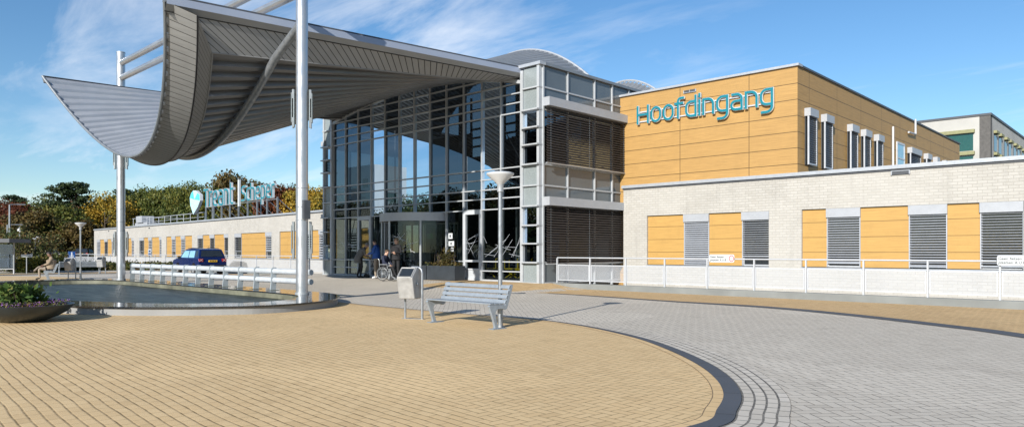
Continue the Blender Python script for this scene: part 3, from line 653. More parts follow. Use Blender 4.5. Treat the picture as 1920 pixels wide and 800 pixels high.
# underside: recessed corrugated field inside a tiled border
TB = 1-.85/6.9; W0 = .085; W1 = 1.0
ts2 = [t for t in ts if abs(t) <= TB]; am2 = [a for t, a in zip(ts, am) if abs(t) <= TB]
ts2 = [-TB]+ts2+[TB]; am2 = [.0]+am2+[.0]
def Bi(t, w, a): return tuple(B(t, w, .28)-Nn(t, w)*(a*1.9))
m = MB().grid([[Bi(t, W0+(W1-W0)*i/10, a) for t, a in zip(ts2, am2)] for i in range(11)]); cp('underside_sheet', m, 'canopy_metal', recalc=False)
# recess sides
for s_ in (-1, 1):
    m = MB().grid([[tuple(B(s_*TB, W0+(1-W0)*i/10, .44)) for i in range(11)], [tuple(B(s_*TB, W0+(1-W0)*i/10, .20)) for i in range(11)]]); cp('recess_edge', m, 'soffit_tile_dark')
tt = [-TB+2*TB*i/60 for i in range(61)]
cp('recess_edge', MB().grid([[tuple(B(t, W0, .44)) for t in tt], [tuple(B(t, W0, .20)) for t in tt]]), 'soffit_tile_dark')
# lip fascia: outer band drops from the top edge to the bottom edge, second band runs back to the recess
def lipT(t): return S(t, 0)+Nn(t, 0)*.10
def lipM(t): 
    return B(t, .045, .44) if abs(t) > .0 else B(t, .045, .44)
def bandpts(fa, fb, n, gap, tlim=1.):
    m = MB(); g = MB()
    for i in range(n):
        a = -tlim+2*tlim*i/n; b = -tlim+2*tlim*(i+1)/n; e = gap/(13.*tlim)
        A, Bq, Cq, D = fa(a+e), fa(b-e), fb(b-e), fb(a+e); m.quad(A, Bq, Cq, D)
    return m
def lipO(t):     # outer top edge
    return S(t, 0)+Nn(t, 0)*.05
def lipI(t):     # lower outer edge of the first band
    p = B(t, .052, .46); return p
def lipR(t): return B(max(-TB, min(TB, t)), W0, .44)
def inset(f, d): return lambda t: f(t)+Vector((0, d, .012))
cp('fascia_band', bandpts(lipO, lipI, 78, .012), 'soffit_tile'); cp('fascia_joints', MB().grid([[tuple(inset(lipO, .02)(-1+i/40)) for i in range(81)], [tuple(inset(lipI, .02)(-1+i/40)) for i in range(81)]]), 'seam')
cp('soffit_band', bandpts(lipI, lambda t: B(t*TB, W0, .442), 78, .012), 'soffit_tile_dark'); cp('fascia_joints', MB().grid([[tuple(lipI(-1+i/40)+Nn(-1+i/40, .05)*.02) for i in range(81)], [tuple(B((-1+i/40)*TB, W0, .42)) for i in range(81)]]), 'seam')
cp('edge_trim', MB().tube([tuple(lipO(-1+i/40)+Vector((0, -.02, .0))) for i in range(81)], .05, 8), 'alu_dark'); cp('edge_trim', MB().tube([tuple(lipI(-1+i/40)) for i in range(81)], .025, 6), 'black')
cp('edge_trim', MB().tube([tuple(B((-1+i/40)*TB, W0, .45)) for i in range(81)], .022, 6), 'soffit_tile_dark')
for s_ in (-1, 1):
    O = lambda w, dz=0, do=0: S(s_, w)+Vector((s_*do, 0, dz))
    nw = 12; ww = [i/nw for i in range(nw+1)]
    G = lambda f: [tuple(f(w)) for w in ww]
    hg_ = 1. if s_ > 0 else .3
    cp('gutter', MB().grid([G(lambda w: O(w, .16*hg_, .02)), G(lambda w: O(w, -.06, .06))]), 'gutter')
    cp('edge_trim', MB().grid([G(lambda w: O(w, .22*hg_, .0)), G(lambda w: O(w, .16*hg_, .02))]), 'coping_dark')
    cp('edge_trim', MB().grid([G(lambda w: O(w, .22*hg_, .0)), G(lambda w: O(w, .22*hg_, -.2*hg_)), G(lambda w: O(w, .05, -.25*hg_))]), 'alu_dark')
    low = lambda w: S(s_, w)+Vector((-s_*.10, 0, -.22))
    cp('shelf_panel', MB().grid([G(lambda w: O(w, -.06, .06)), G(low)]), 'soffit_tile')
    cp('edge_trim', MB().tube(G(low), .02, 6), 'seam')
    m = MB(); n = 48
    def cor(w): return B(s_*TB, W0+(1-W0)*w, .442)
    for i in range(n):
        a, b = i/n, (i+1)/n; e = .0012; m.quad(low(.03+.97*a+e) if 0 else low(a+e), low(b-e), cor(b-e), cor(a+e))
    cp('soffit_tiles', m, 'soffit_tile')
    cp('soffit_joints', MB().grid([G(lambda w: low(w)+Vector((0, 0, .02))), G(lambda w: cor(w)+Vector((0, 0, .02)))]), 'seam')
    cp('edge_trim', MB().tube(G(cor), .022, 6), 'soffit_tile_dark')
# posts, twin cross tubes, arched tube
UN, UFp, VP_ = -18.81, -34.05, 10.95
ZB = .2
def post(u, extra):
    p = cp('support_post', MB().tube([(u, VP_, ZB), (u, VP_, 10.2)], .172, 28), 'steel', smooth=True)
    def pp(name, mb, mat, **k): mb.shift((-UC, -11, 0)); return build(name, mb, mat, p, **k)
    for z in (3.3, 2.75, 2.36): pp('joint_ring', MB().tube([(u, VP_, z), (u, VP_, z+.02)], .176, 24), 'alu_dark')
    pp('base_collar', MB().tube([(u, VP_, ZB), (u, VP_, ZB+.06)], .20, 24), 'alu')
    pp('post_cap', MB().tube([(u, VP_, 10.2), (u, VP_, 10.24)], .18, 24), 'alu')
    for z0, z1 in ((1.26, 2.33), (5.1, 6.2)):
        for a in (YAW+R(8), YAW+R(188)):
            c_, s_ = math.cos(a), math.sin(a)
            f = MB()
            for off, w_ in ((.225, .03), (.29, .02)):
                q_ = Vector((u+c_*off, VP_+s_*off, 0)); tdir = Vector((-s_, c_, 0))
                f.bar(q_+Vector((0, 0, z0+(0 if off < .25 else .14))), q_+Vector((0, 0, z1-(0 if off < .25 else .10))),   .15, w_, up=(c_, s_, 0))
            lt = pp('post_light', f, 'grey_panel')
            g_ = MB(); g_.box(-.001, .001, -.001, .001, 0, .002)
            q_ = Vector((u+c_*.258, VP_+s_*.258, 0)); g_ = MB().bar(q_+Vector((0, 0, z0-.02)), q_+Vector((0, 0, z0+.28)), .13, .028, up=(c_, s_, 0)).bar(q_+Vector((0, 0, z1-.26)), q_+Vector((0, 0, z1)), .13, .028, up=(c_, s_, 0))
            pp('light_clamp', g_, 'alu_dark')
    if extra:
        pp('post_box', MB().box(u+.19, u+.30, VP_-.1, VP_+.1, 2.40, 2.95), 'slat_dark')
    return p
post(UN, True); post(UFp, False)
for z in (9.75, 9.09): cp('cross_tube', MB().tube([(UFp, VP_, z), (UN, VP_, z)], .125, 20), 'steel', smooth=True)
m = []; 
for i in range(61):
    t = -1+i/30; w = (VP_-lip(t).y)/(VF-lip(t).y); p = B(t*.995, w, .58) if abs(t) < .93 else B(t*.93/abs(t)*1., (VP_-lip(.93).y)/(VF-lip(.93).y), .58)
    m.append(tuple(Vector((p.x, VP_, p.z))))
pts = [(UFp+.15, VP_, 8.12)]+[q_ for i, q_ in enumerate(m) if 3 <= i <= 57]+[(UN-.15, VP_, 8.12)]
cp('arch_tube', MB().tube(pts, .125, 16), 'galv', smooth=True)
# hall roof continues the same wave
def SR(t, k):
    d = 6.35*t; return fac(t).lerp(Vector((UC+d, 28.3, 12.2-.088*d*d)), k)
roof = MB().grid([[tuple(SR(t, .1*i)+Nn(t, 1)*a*1.5+Vector((0, 0, .02))) for t, a in zip(ts, am)] for i in range(11)])
hp('wave_roof', roof, 'roof_metal', recalc=False)
def rim_curve(w, n=60, dz=0.): return [tuple(SR(-1+2*i/n, w)+Vector((0, 0, dz))) for i in range(n+1)]
hp('roof_edge', MB().tube(rim_curve(1.01, dz=.12), .07, 6), 'coping')
for k in range(NR):
    p = SR(-1+2*(k+.5)/NR, .99); hp('edge_bracket', MB().bar(p, p+Vector((0, .10, .14)), .06, .06), 'coping')
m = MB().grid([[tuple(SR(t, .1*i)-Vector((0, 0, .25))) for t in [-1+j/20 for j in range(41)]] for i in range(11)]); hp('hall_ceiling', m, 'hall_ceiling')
for k in range(24):
    t = -1+2*(k+.5)/24; hp('ceiling_beam', MB().bar(SR(t, 0)-Vector((0, 0, .40)), SR(t, .97)-Vector((0, 0, .40)), .08, .16), 'alu_dark')
# second wave roof further back
r2 = thing('rear_wave_roof', 'small arched metal roof with ribbed slats peeking up behind the glass hall', 'roof', (UC, 36, 0))
def q2(t, w): 
    d = 7*t; a = Vector((UC+d, 33.5, 8.6+.5*(1-t*t))); b = Vector((UC+.9*d, 38.5, 12.35-.125*d*d)); return a.lerp(b, w)
wpart('ribbed_sheet', MB().grid([[tuple(q2(t, i/8)+Vector((0, 0, a))) for t, a in zip(ts, am)] for i in range(9)]), 'roof_metal', r2, recalc=False)
wpart('roof_edge', MB().tube([tuple(q2(-1+i/30, 1.02)+Vector((0, 0, .12))) for i in range(61)], .07, 6), 'coping', r2)
for k in range(NR): p = q2(-1+2*(k+.5)/NR, 1.0); wpart('edge_bracket', MB().bar(p, p+Vector((0, .1, .14)), .06, .06), 'coping', r2)
wpart('support_wall', MB().box(UL+.2, UR-.2, 33.4, 39, 0, 8.0), 'interior_dark', r2)
# ------------------------------------------------------------------ walls, windows
def wall_mb(x0, x1, z0, z1, y0, y1, ops):
    """ops: (xa, xb, za, zb) sorted by xa, all sharing za/zb"""
    m = MB(); ops = sorted(ops); 
    if not ops: return m.box(x0, x1, y0, y1, z0, z1)
    za, zb = ops[0][2], ops[0][3]
    m.box(x0, x1, y0, y1, z0, za); m.box(x0, x1, y0, y1, zb, z1); x = x0
    for a, b, _, _ in ops:
        m.box(x, a, y0, y1, za, zb); x = b
    m.box(x, x1, y0, y1, za, zb); return m
def window(root, x0, x1, z0, z1, y, drop=1., slat='slat_light', nsl=None, hb=.32, fine=True, out=.0, lab=None, tilt=.5):
    """y = plane of the pane; blind hangs in front of it"""
    w = build('window', MB().box(x0, x1, y+.02, y+.06, z0, z0+.05).box(x0, x1, y+.02, y+.06, z1-.05, z1).box(x0, x0+.05, y+.02, y+.06, z0+.05, z1-.05).box(x1-.05, x1, y+.02, y+.06, z0+.05, z1-.05), 'white_metal', root)
    build('pane', MB().box(x0+.05, x1-.05, y+.035, y+.05, z0+.05, z1-.05), 'pane_dark', w)
    hbx = build('blind_box', MB().box(x0-.01, x1+.01, y-.14-out, y+.015, z1-hb, z1-.005), 'box_grey', w)
    zb = z1-hb-(z1-hb-z0-.04)*drop; h = z1-hb-zb; pitch = .075 if fine else .15
    m = MB(); z = z1-hb-pitch/2
    while z > zb:
        m.bar((x0+.03, y-.06-out, z), (x1-.03, y-.06-out, z), .07 if fine else .13, .005, up=(0, -1*tilt, 1)); z -= pitch*1.15
    build('blind', m, slat, w)
    build('bottom_rail', MB().box(x0+.03, x1-.03, y-.085-out, y-.035-out, zb-.035, zb), 'slat_light', w)
    for xg in (x0, x1-.028): build('blind_guide', MB().box(xg, xg+.028, y-.08-out, y-.04-out, z0, z1-hb), 'slat_light', w)
    if lab: w['label'] = lab
    return w
# ------------------------------------------------------------------ right brick wing
VB = 26.4; VWd = 26.7; ZS, ZT = .88, 3.0; ZTOP = 4.38
UBL = on_v(1169, VB)
right = thing('brick_wing', 'long low wing of white painted brick with ochre panels right of the glass hall', 'building', (UBL, VB, 0))
U_ = lambda x: on_v(x, VB)
ops = [(U_(1213), U_(1441.5), ZS, ZT), (U_(1503), U_(1919), ZS, ZT), (U_(1919)+1.6, U_(1919)+4.2, ZS, ZT)]
XR = 3.4
def rp(name, mb, mat, **k): return wpart(name, mb, mat, right, **k)
rp('brick_wall', wall_mb(UBL, XR, -.4, ZTOP-.13, VB, VB+.3, ops), 'white_brick')
rp('brick_wall', MB().box(XR-.3, XR, VB+.3, 54, -.4, ZTOP-.13), 'white_brick')
rp('roof_coping', MB().box(UBL-.06, XR+.06, VB-.09, VB+.38, ZTOP-.13, ZTOP-.05).box(UBL-.06, XR+.06, VB-.06, VB+.38, ZTOP-.05, ZTOP), 'coping')
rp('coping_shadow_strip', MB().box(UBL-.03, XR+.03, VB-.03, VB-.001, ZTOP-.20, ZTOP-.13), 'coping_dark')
rp('flat_roof', MB().box(-10.2, XR-.3, VB+.4, 54, ZTOP-.5, ZTOP-.35), 'roofing')
right.location.z = 0
win_r = [((1281, 1328), 1., .9), ((1390, 1441.5), .80, .35), ((1549, 1612), .93, .5), ((1703, 1775), .98, .45), ((1837, 1919), .96, .3)]
pan_r = [(1213, 1281), (1328, 1390), (1503, 1549), (1612, 1703), (1775, 1837)]
LX = lambda x: U_(x)-UBL
for (a, b), dr, tl in win_r: window(right, LX(a), LX(b), ZS+.02, ZT, .14, drop=dr, tilt=tl, slat='slat_light')
for a, b in pan_r: build('ochre_panel', MB().box(LX(a)+.003, LX(b)-.003, .09, .2, ZS+.02, ZT-.01), 'ochre_panel', right)
for (a, b, _, _) in ops:
    build('sill', MB().box(a-UBL-.02, b-UBL+.02, -.05, .3, ZS-.055, ZS+.0), 'coping', right)
    build('lintel_strip', MB().box(a-UBL, b-UBL, .003, .28, ZT-.004, ZT+.035), 'coping_dark', right)
    build('inner_back', MB().box(a-UBL, b-UBL, .24, .29, ZS, ZT), 'dark_frame', right)
for x, y in ((1689, 324), (1389, 0)):
    if y: 
        u = U_(x); z = zz(y, u, VB); build('vent_slot', MB().box(u-UBL-.26, u-UBL+.26, -.05, .02, z-.055, z+.055), 'coping_dark', right); build('vent_frame', MB().box(u-UBL-.29, u-UBL+.29, -.07, .0, z+.055, z+.075).box(u-UBL-.29, u-UBL-.26, -.07, .0, z-.06, z+.055).box(u-UBL+.26, u-UBL+.29, -.07, .0, z-.06, z+.055), 'coping', right)
# ------------------------------------------------------------------ wood clad upper block
WL, WR, WZ, WB = -18.75, -10.45, 8.47, 53.5
wood = thing('wood_clad_block', 'two storey block clad in honey wood panels with grey blinds along its side', 'building', (WR, VWd, 0))
def wp(name, mb, mat, **k): return wpart(name, mb, mat, wood, **k)
wp('panel_wall', MB().box(WL+.01, WR, VWd, VWd+.3, -.4, WZ-.06), 'wood_panel')
wp('panel_wall', MB().box(WR-.3, WR-.0, VWd+.301, WB, ZTOP-.4, WZ-.06), 'wood_panel')
wp('panel_wall', MB().box(WL, WR-.3, WB-.3, WB, 0, WZ-.06), 'wood_panel')
wp('panel_wall', MB().box(WL, WL+.3, 31.3, WB-.3, 0, WZ-.06), 'wood_panel')
wp('roof_coping', MB().box(WL-.05, WR+.07, VWd-.08, VWd+.32, WZ-.06, WZ+.03), 'coping')
wp('roof_coping', MB().box(WR-.32, WR+.05, VWd+.32, WB+.05, WZ-.06, WZ+.02), 'coping_dark')
wp('flat_roof', MB().box(WL, WR-.3, VWd+.3, WB-.3, WZ-.4, WZ-.3), 'roofing')
u = on_v(1294, VWd); z = zz(171, u, VWd); wp('vent_slot', MB().box(u-.26, u+.26, VWd-.04, VWd+.01, z-.05, z+.05), 'coping_dark')
wp('vent_frame', MB().box(u-.29, u+.29, VWd-.06, VWd, z-.07, z-.05).box(u-.29, u-.26, VWd-.06, VWd, z-.05, z+.05).box(u+.26, u+.29, VWd-.06, VWd, z-.05, z+.05).box(u-.01, u+.01, VWd-.06, VWd, z-.05, z+.05), 'coping')
def swin(x0, x1, ztop, zbot, drop=1.):
    a, b = on_u(x0, WR), on_u(x1, WR+.22)
    def sb(name, mb, mat, par): mb.shift((-WR, -VWd, 0)); return build(name, mb, mat, par)
    w = sb('window', MB().box(WR, WR+.03, a+.04, b-.04, zbot, ztop), 'dark_frame', wood)
    sb('blind_box', MB().box(WR+.005, WR+.24, a, b, ztop-.30, ztop), 'box_grey', w)
    m = MB(); z = ztop-.36
    while z > zbot+.05:
        m.bar((WR+.15, a+.06, z), (WR+.15, b-.06, z), .088, .006, up=(1, 0, .5)); z -= .085
    sb('blind', m, 'slat_dark', w)
    sb('blind_guide', MB().box(WR+.12, WR+.18, a+.01, a+.05, zbot, ztop-.3).box(WR+.12, WR+.18, b-.05, b-.01, zbot, ztop-.3).box(WR+.12, WR+.18, a+.05, b-.05, zbot, zbot+.05), 'slat_light', w)
    return w
zt0 = zz(203, WR, on_u(1508, WR))
for x0, x1 in ((1508, 1534.5), (1539, 1564), (1588, 1611), (1613.6, 1635), (1638, 1658), (1701, 1728.6), (1731.6, 1747.6), (1749, 1762), (1768, 1773)):
    swin(x0, x1, zt0, zt0-2.15)
a, b = on_u(1680.5, WR), on_u(1695, WR); zt1 = zz(265, WR, a)
wp('roof_door', MB().box(WR, WR+.05, a, a+.1, ZTOP, zt1).box(WR, WR+.05, b-.1, b, ZTOP, zt1).box(WR, WR+.05, a+.1, b-.1, zt1-.1, zt1).box(WR, WR+.05, a+.1, b-.1, zt1-.85, zt1-.78), 'white_metal')
wp('door_pane', MB().box(WR+.01, WR+.03, a+.1, b-.1, ZTOP, zt1-.1), 'pane_sky')
v = on_u(1669.5, WR); wp('drain_pipe', MB().tube([(WR+.12, v, ZTOP-.3), (WR+.12, v, zz(238, WR, v))], .05, 8), 'white_metal')
v = on_u(1712.6, WR); zp = zz(252, WR, v); wp('overflow_pipe', MB().tube([(WR+.1, v, zz(224, WR, v)), (WR+.1, v, zp), (WR+.1, v-1.3, zp-.05)], .05, 8), 'white_metal')
# ------------------------------------------------------------------ letters
def rpoly(pts, r, closed=False, n=6):
    P_ = [Vector(p) for p in pts]; out = []; m = len(P_)
    for i in range(m):
        if not closed and i in (0, m-1): out.append(tuple(P_[i])); continue
        a, b, c = P_[i-1], P_[i], P_[(i+1) % m]; d1, d2 = (a-b), (c-b); rr = min(r, d1.length*.5, d2.length*.5)
        d1.normalize(); d2.normalize(); s, e = b+d1*rr, b+d2*rr
        for k in range(n+1):
            t = k/n; out.append(tuple((1-t)**2*s+2*t*(1-t)*(b+(s+e-2*b)*.12)+t*t*e))
    return out
X, CAP, ASC, DSC = .66, .80, .90, -.30
def glyph(ch):
    w = .46; r = .24
    if ch == 'H': return .56, [([(0, 0), (0, CAP)], 0), ([(.56, 0), (.56, CAP)], 0), ([(0, CAP*.5), (.56, CAP*.5)], 0)]
    if ch == 'T': return .56, [([(0, CAP), (.56, CAP)], 0), ([(.28, 0), (.28, CAP)], 0)]
    if ch == 'S': return .5, [(rpoly([(.5, CAP), (0.02, CAP), (0.02, CAP*.53), (.5, CAP*.47), (.5, 0), (0, 0)], .2), 0)]
    if ch == 'o': return w, [(rpoly([(0, 0), (w, 0), (w, X), (0, X)], r, True), 1)]
    if ch == 'd': return w, [(rpoly([(w, 0.0), (0, 0), (0, X), (w, X)], r), 0), ([(w, -.0), (w, ASC)], 0)]
    if ch == 'g': return w, [(rpoly([(w, 0.03), (0, 0.03), (0, X), (w, X)], r), 0), (rpoly([(w, X+.0), (w, DSC), (.04, DSC)], r), 0)]
    if ch == 'p': return w, [(rpoly([(0, 0), (w, 0), (w, X), (0, X)], r), 0), ([(0, X), (0, DSC)], 0)]
    if ch == 'a': return w, [(rpoly([(.05, X), (w, X), (w, 0)], r*.9), 0), (rpoly([(w, X*.56), (0, X*.56), (0, 0), (w, 0)], r*.75), 0)]
    if ch == 'n': return w, [([(0, 0), (0, X)], 0), (rpoly([(0, X), (w, X), (w, 0)], r), 0)]
    if ch == 'h': return w, [([(0, 0), (0, ASC)], 0), (rpoly([(0, X), (w, X), (w, 0)], r), 0)]
    if ch == 'r': return .26, [([(0, 0), (0, X)], 0), (rpoly([(0, X*.7), (0, X), (.28, X)], r*.6), 0)]
    if ch == 'i': return .0, [([(0, 0), (0, X)], 0), ([(0, ASC-.07), (0, ASC+.04)], 0)]
    if ch == 'f': return .3, [(rpoly([(.08, 0), (.08, ASC), (.34, ASC)], r*.8), 0), ([(-.06, X), (.30, X)], 0)]
    if ch == 't': return .3, [(rpoly([(.06, ASC), (.06, 0), (.32, 0)], r*.8), 0), ([(.06, X), (.32, X)], 0)]
    if ch == 'e': return w, [(rpoly([(w-.03, 0), (0, 0), (0, X), (w, X), (w, X*.46), (0, X*.46)], r), 0)]
    if ch == 'c': return .38, [(rpoly([(.4, X), (0, X), (0, 0), (.4, 0)], r), 0)]
    if ch == '|': return .0, [([(0, -.15), (0, 1.05)], 0)]
def stroke(mb, pts, wd, y0, y1, closed, ext=0.):
    P_ = [Vector(p) for p in pts]; Q = [P_[0]]
    for p in P_[1:]:
        if (p-Q[-1]).length > 1e-4: Q.append(p)
    if closed and (Q[0]-Q[-1]).length < 1e-4: Q.pop()
    if not closed:
        Q[0] = Q[0]+(Q[0]-Q[1]).normalized()*ext; Q[-1] = Q[-1]+(Q[-1]-Q[-2]).normalized()*ext
    n = len(Q); Lf, Rt = [], []
    for i in range(n):
        a = Q[i-1] if (closed or i) else None; c = Q[(i+1) % n] if (closed or i < n-1) else None
        d1 = (Q[i]-a).normalized() if a is not None else None; d2 = (c-Q[i]).normalized() if c is not None else None
        d = (d1 or d2) if (d1 is None or d2 is None) else (d1+d2).normalized()
        k = 1. if (d1 is None or d2 is None) else 1/max(.4, d.dot(d1)); nn = Vector((-d.y, d.x))*wd/2*k
        Lf.append(Q[i]+nn); Rt.append(Q[i]-nn)
    vs = [(p.x, y0, p.y) for p in Lf]+[(p.x, y0, p.y) for p in Rt]+[(p.x, y1, p.y) for p in Lf]+[(p.x, y1, p.y) for p in Rt]; fs = []
    for i in range(n if closed else n-1):
        j = (i+1) % n; fs += [(i, j, n+j, n+i), (2*n+i, 3*n+i, 3*n+j, 2*n+j), (i, 2*n+i, 2*n+j, j), (n+i, n+j, 3*n+j, 3*n+i)]
    if not closed: fs += [(0, n, 3*n, 2*n), (n-1, 3*n-1, 4*n-1, 2*n-1)] if 0 else [(0, n, 3*n, 2*n), (n-1, 3*n-1, 4*n-1, 2*n-1)]
    mb.add(vs, fs)
def word(root, text, x0, x1, z0, scale, sw, face, back, depth, gap=.185, zx=None):
    ws = [glyph(c)[0] for c in text]; tot = sum(ws)+gap*(len(text)-1); sx = (x1-x0)/(tot+sw/scale); x = x0+sw/2
    for c, w in zip(text, ws):
        g = glyph(c)[1]; mf, mk = MB(), MB()
        for i, (pts, cl) in enumerate(g):
            q = [(x+p[0]*sx, z0+p[1]*scale) for p in pts]; e = i*.0025
            stroke(mf, q, sw, -depth-.02-e, -depth-.0, cl, 0.0 if cl else sw*.45); stroke(mk, q, sw*1.28, -depth+.001+e, -.0+e, cl, 0. if cl else sw*.6)
        l_ = build('letter', mf, face, root); build('letter_return', mk, back, l_)
        x += (w+gap)*sx
hu0, hu1 = on_v(1193, VWd-.2), on_v(1449, VWd-.2)
zbase = zz(234, hu0, VWd-.2); zcap = zz(201.5, hu0, VWd-.2)
sg = thing('wall_sign', 'turquoise Hoofdingang lettering with white edges fixed on the wood cladding', 'sign', (hu0, VWd-.085, zbase))
LS = (zcap-zbase)/CAP/1.04
word(sg, 'Hoofdingang', 0, hu1-hu0, .05, LS*.98, .088, 'teal', 'sign_white', .07)
build('rail', MB().box(.05, hu1-hu0-.05, .012, .05, .10, .15).box(.05, hu1-hu0-.05, .012, .05, .52, .57), 'white_metal', sg)
m = MB()
for k in range(9):
    x = .2+k*(hu1-hu0-.4)/8; m.box(x-.02, x+.02, .05, .085, .1, .14).box(x-.02, x+.02, .05, .085, .53, .56)
build('standoff', m, 'coping', sg)
# ------------------------------------------------------------------ left brick wing
A1 = Vector((-104.8, 30.4)); A0 = Vector((-34.3, 26.7)); wd = (A0-A1).normalized(); WLn = (A0-A1).length; wrz = math.atan2(wd.y, wd.x)
def lx(x, off=0.):      # distance along the wing at which a bearing meets its front (off = metres in front)
    r = (x-960)/F; dU, dV = r*CS-SN, r*SN+CS; nrm = Vector((wd.y, -wd.x)); o = A1+nrm*off
    den = dU*wd.y-dV*wd.x; t = (o.x*wd.y-o.y*wd.x)/den; return (Vector((dU*t, dV*t))-o).dot(wd), dU*t, dV*t
left = thing('brick_wing', 'long low wing of white painted brick with ochre panels left of the glass hall', 'building', (A1.x, A1.y, 0), wrz)
X0 = lx(176.5)[0]
grp = [[(181.4, 187, 'w'), (187, 195, 'p'), (195, 201, 'w'), (201, 208.5, 'p'), (208.5, 211.7, 'w')], [(219, 223, 'p'), (223, 230, 'w'), (230, 246, 'p'), (246, 251, 'w')],
 [(261, 269, 'w'), (269, 277.5, 'p'), (277.5, 284, 'w'), (284, 298, 'p'), (298, 302.7, 'w')], [(311.5, 321, 'p'), (321, 328, 'w'), (328, 338.5, 'p'), (338.5, 346, 'w'), (346, 360, 'p')],
 [(370, 379.5, 'w'), (379.5, 392.5, 'p'), (392.5, 401, 'w'), (401, 419.5, 'p'), (419.5, 427.8, 'w')], [(439.4, 451.5, 'w'), (451.5, 497, 'p'), (497, 509, 'w')],
 [(524, 537, 'p'), (537, 569, 'p'), (569, 583, 'w'), (583, 597, 'p'), (597, 610, 'w'), (610, 632, 'p')], [(648, 668, 'w'), (668, 690, 'p'), (690, 712, 'w')]]
ZS2, ZT2 = .92, 2.98
ops = [(lx(g[0][0])[0], lx(g[-1][1])[0], ZS2, ZT2) for g in grp]
build('brick_wall', wall_mb(X0, WLn, -.4, ZTOP-.13, 0, .3, ops), 'white_brick', left)
build('brick_wall', MB().box(X0, X0+.3, .3, 14, -.4, ZTOP-.13), 'white_brick', left)
build('roof_coping', MB().box(X0-.08, WLn, -.09, .4, ZTOP-.13, ZTOP-.05).box(X0-.08, WLn, -.06, .4, ZTOP-.05, ZTOP), 'coping', left)
build('roof_coping', MB().box(X0-.08, X0+.35, .4, 14, ZTOP-.13, ZTOP), 'coping', left)
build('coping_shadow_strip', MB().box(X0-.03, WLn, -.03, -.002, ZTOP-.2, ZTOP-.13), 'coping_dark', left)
build('flat_roof', MB().box(X0+.3, WLn, .4, 14, ZTOP-.5, ZTOP-.35), 'roofing', left)
random.seed(3)
for g, (a, b, _, _) in zip(grp, ops):
    build('sill', MB().box(a-.02, b+.02, -.05, .3, ZS2-.055, ZS2), 'coping', left)
    build('lintel_strip', MB().box(a, b, .003, .28, ZT2-.004, ZT2+.035), 'coping_dark', left); build('inner_back', MB().box(a, b, .24, .29, ZS2, ZT2), 'dark_frame', left)
    for x0, x1, k in g:
        p, q_ = lx(x0)[0], lx(x1)[0]
        if k == 'p': build('ochre_panel', MB().box(p+.003, q_-.003, .09, .2, ZS2+.02, ZT2-.01), 'ochre_panel', left)
        else: window(left, p, q_, ZS2+.02, ZT2, .14, drop=random.choice([1, 1, .97, .7]), fine=False, slat=random.choice(['slat_light', 'slat_dark']), tilt=.7)
for x in (204, 280): 
    q_ = lx(x)[0]; build('vent_slot', MB().box(q_-.2, q_+.2, -.03, .01, 3.95, 4.07), 'coping_dark', left)
# roof railing and unit on the left wing
rr = thing('roof_railing', 'thin steel guard railing standing on the roof edge of the left brick wing', 'railing', (A1.x, A1.y, ZTOP-.35), wrz)
a, b = lx(252)[0], lx(345)[0]
build('rail', MB().tube([(a, 2.0, 1.35), (b, 2.0, 1.35)], .03, 6).tube([(a, 2.0, .9), (b, 2.0, .9)], .02, 6).tube([(a, 2.0, 1.35), (a, 6.0, 1.35)], .03, 6), 'white_metal', rr)
for k in range(9): x = a+(b-a)*k/8; build('post', MB().tube([(x, 2.0, 0), (x, 2.0, 1.35)], .025, 6), 'white_metal', rr)
un = thing('roof_unit', 'pale grey ventilation unit on the roof of the left brick wing behind the far post', 'ventilation unit', (A1.x, A1.y, ZTOP-.35), wrz)
a, b = lx(213)[0], lx(235)[0]
build('housing', MB().box(a, b, 2.4, 4.4, 0, .95).box(a+1.2, b-1.4, 2.2, 3.6, .95, 1.75), 'box_grey', un)
build('cage', MB().tube([(a-.2, 2.2, 1.5), (b+3, 2.2, 1.5)], .03, 6).tube([(a+.1, 2.2, 0), (a+.1, 2.2, 1.5)], .03, 6).tube([(b+.6, 2.2, 0), (b+.6, 2.2, 1.5)], .03, 6).tube([(b+1.6, 2.2, 0), (b+1.6, 2.2, 1.5)], .03, 6), 'white_metal', un)
# roof sign
s0 = lx(384, -.9)[0]; s1 = lx(521, -.9)[0]; _, u_, v_ = lx(389.6, -.9)
zb_ = zz(389.0, u_, v_); zc_ = zz(357.5, u_, v_)
rs = thing('roof_sign', 'turquoise rooftop lettering with leaf emblem on thin steel struts above the left brick wing', 'sign', (A1.x+wd.y*(-.9), A1.y-wd.x*(-.9), 0), wrz)
sc_ = (zc_-zb_)/CAP/1.03
t0, t1, tb, sA, sB = [lx(x, -.9)[0] for x in (385, 441, 450.5, 456, 519)]
word(rs, 'Treant', t0, t1, zb_+.12, sc_, .18, 'teal', 'sign_white', .18)
zS = zb_+.12
m1, m2 = MB(), MB(); stroke(m2, [(tb, zS-.35), (tb, zS+sc_*1.02)], .20, -.18, 0, False, 0); l_ = build('divider_bar', m2, 'sign_white', rs)
word(rs, 'Scheper', sA, sB, zS+.12, sc_*.76, .145, 'teal', 'sign_white', .18)
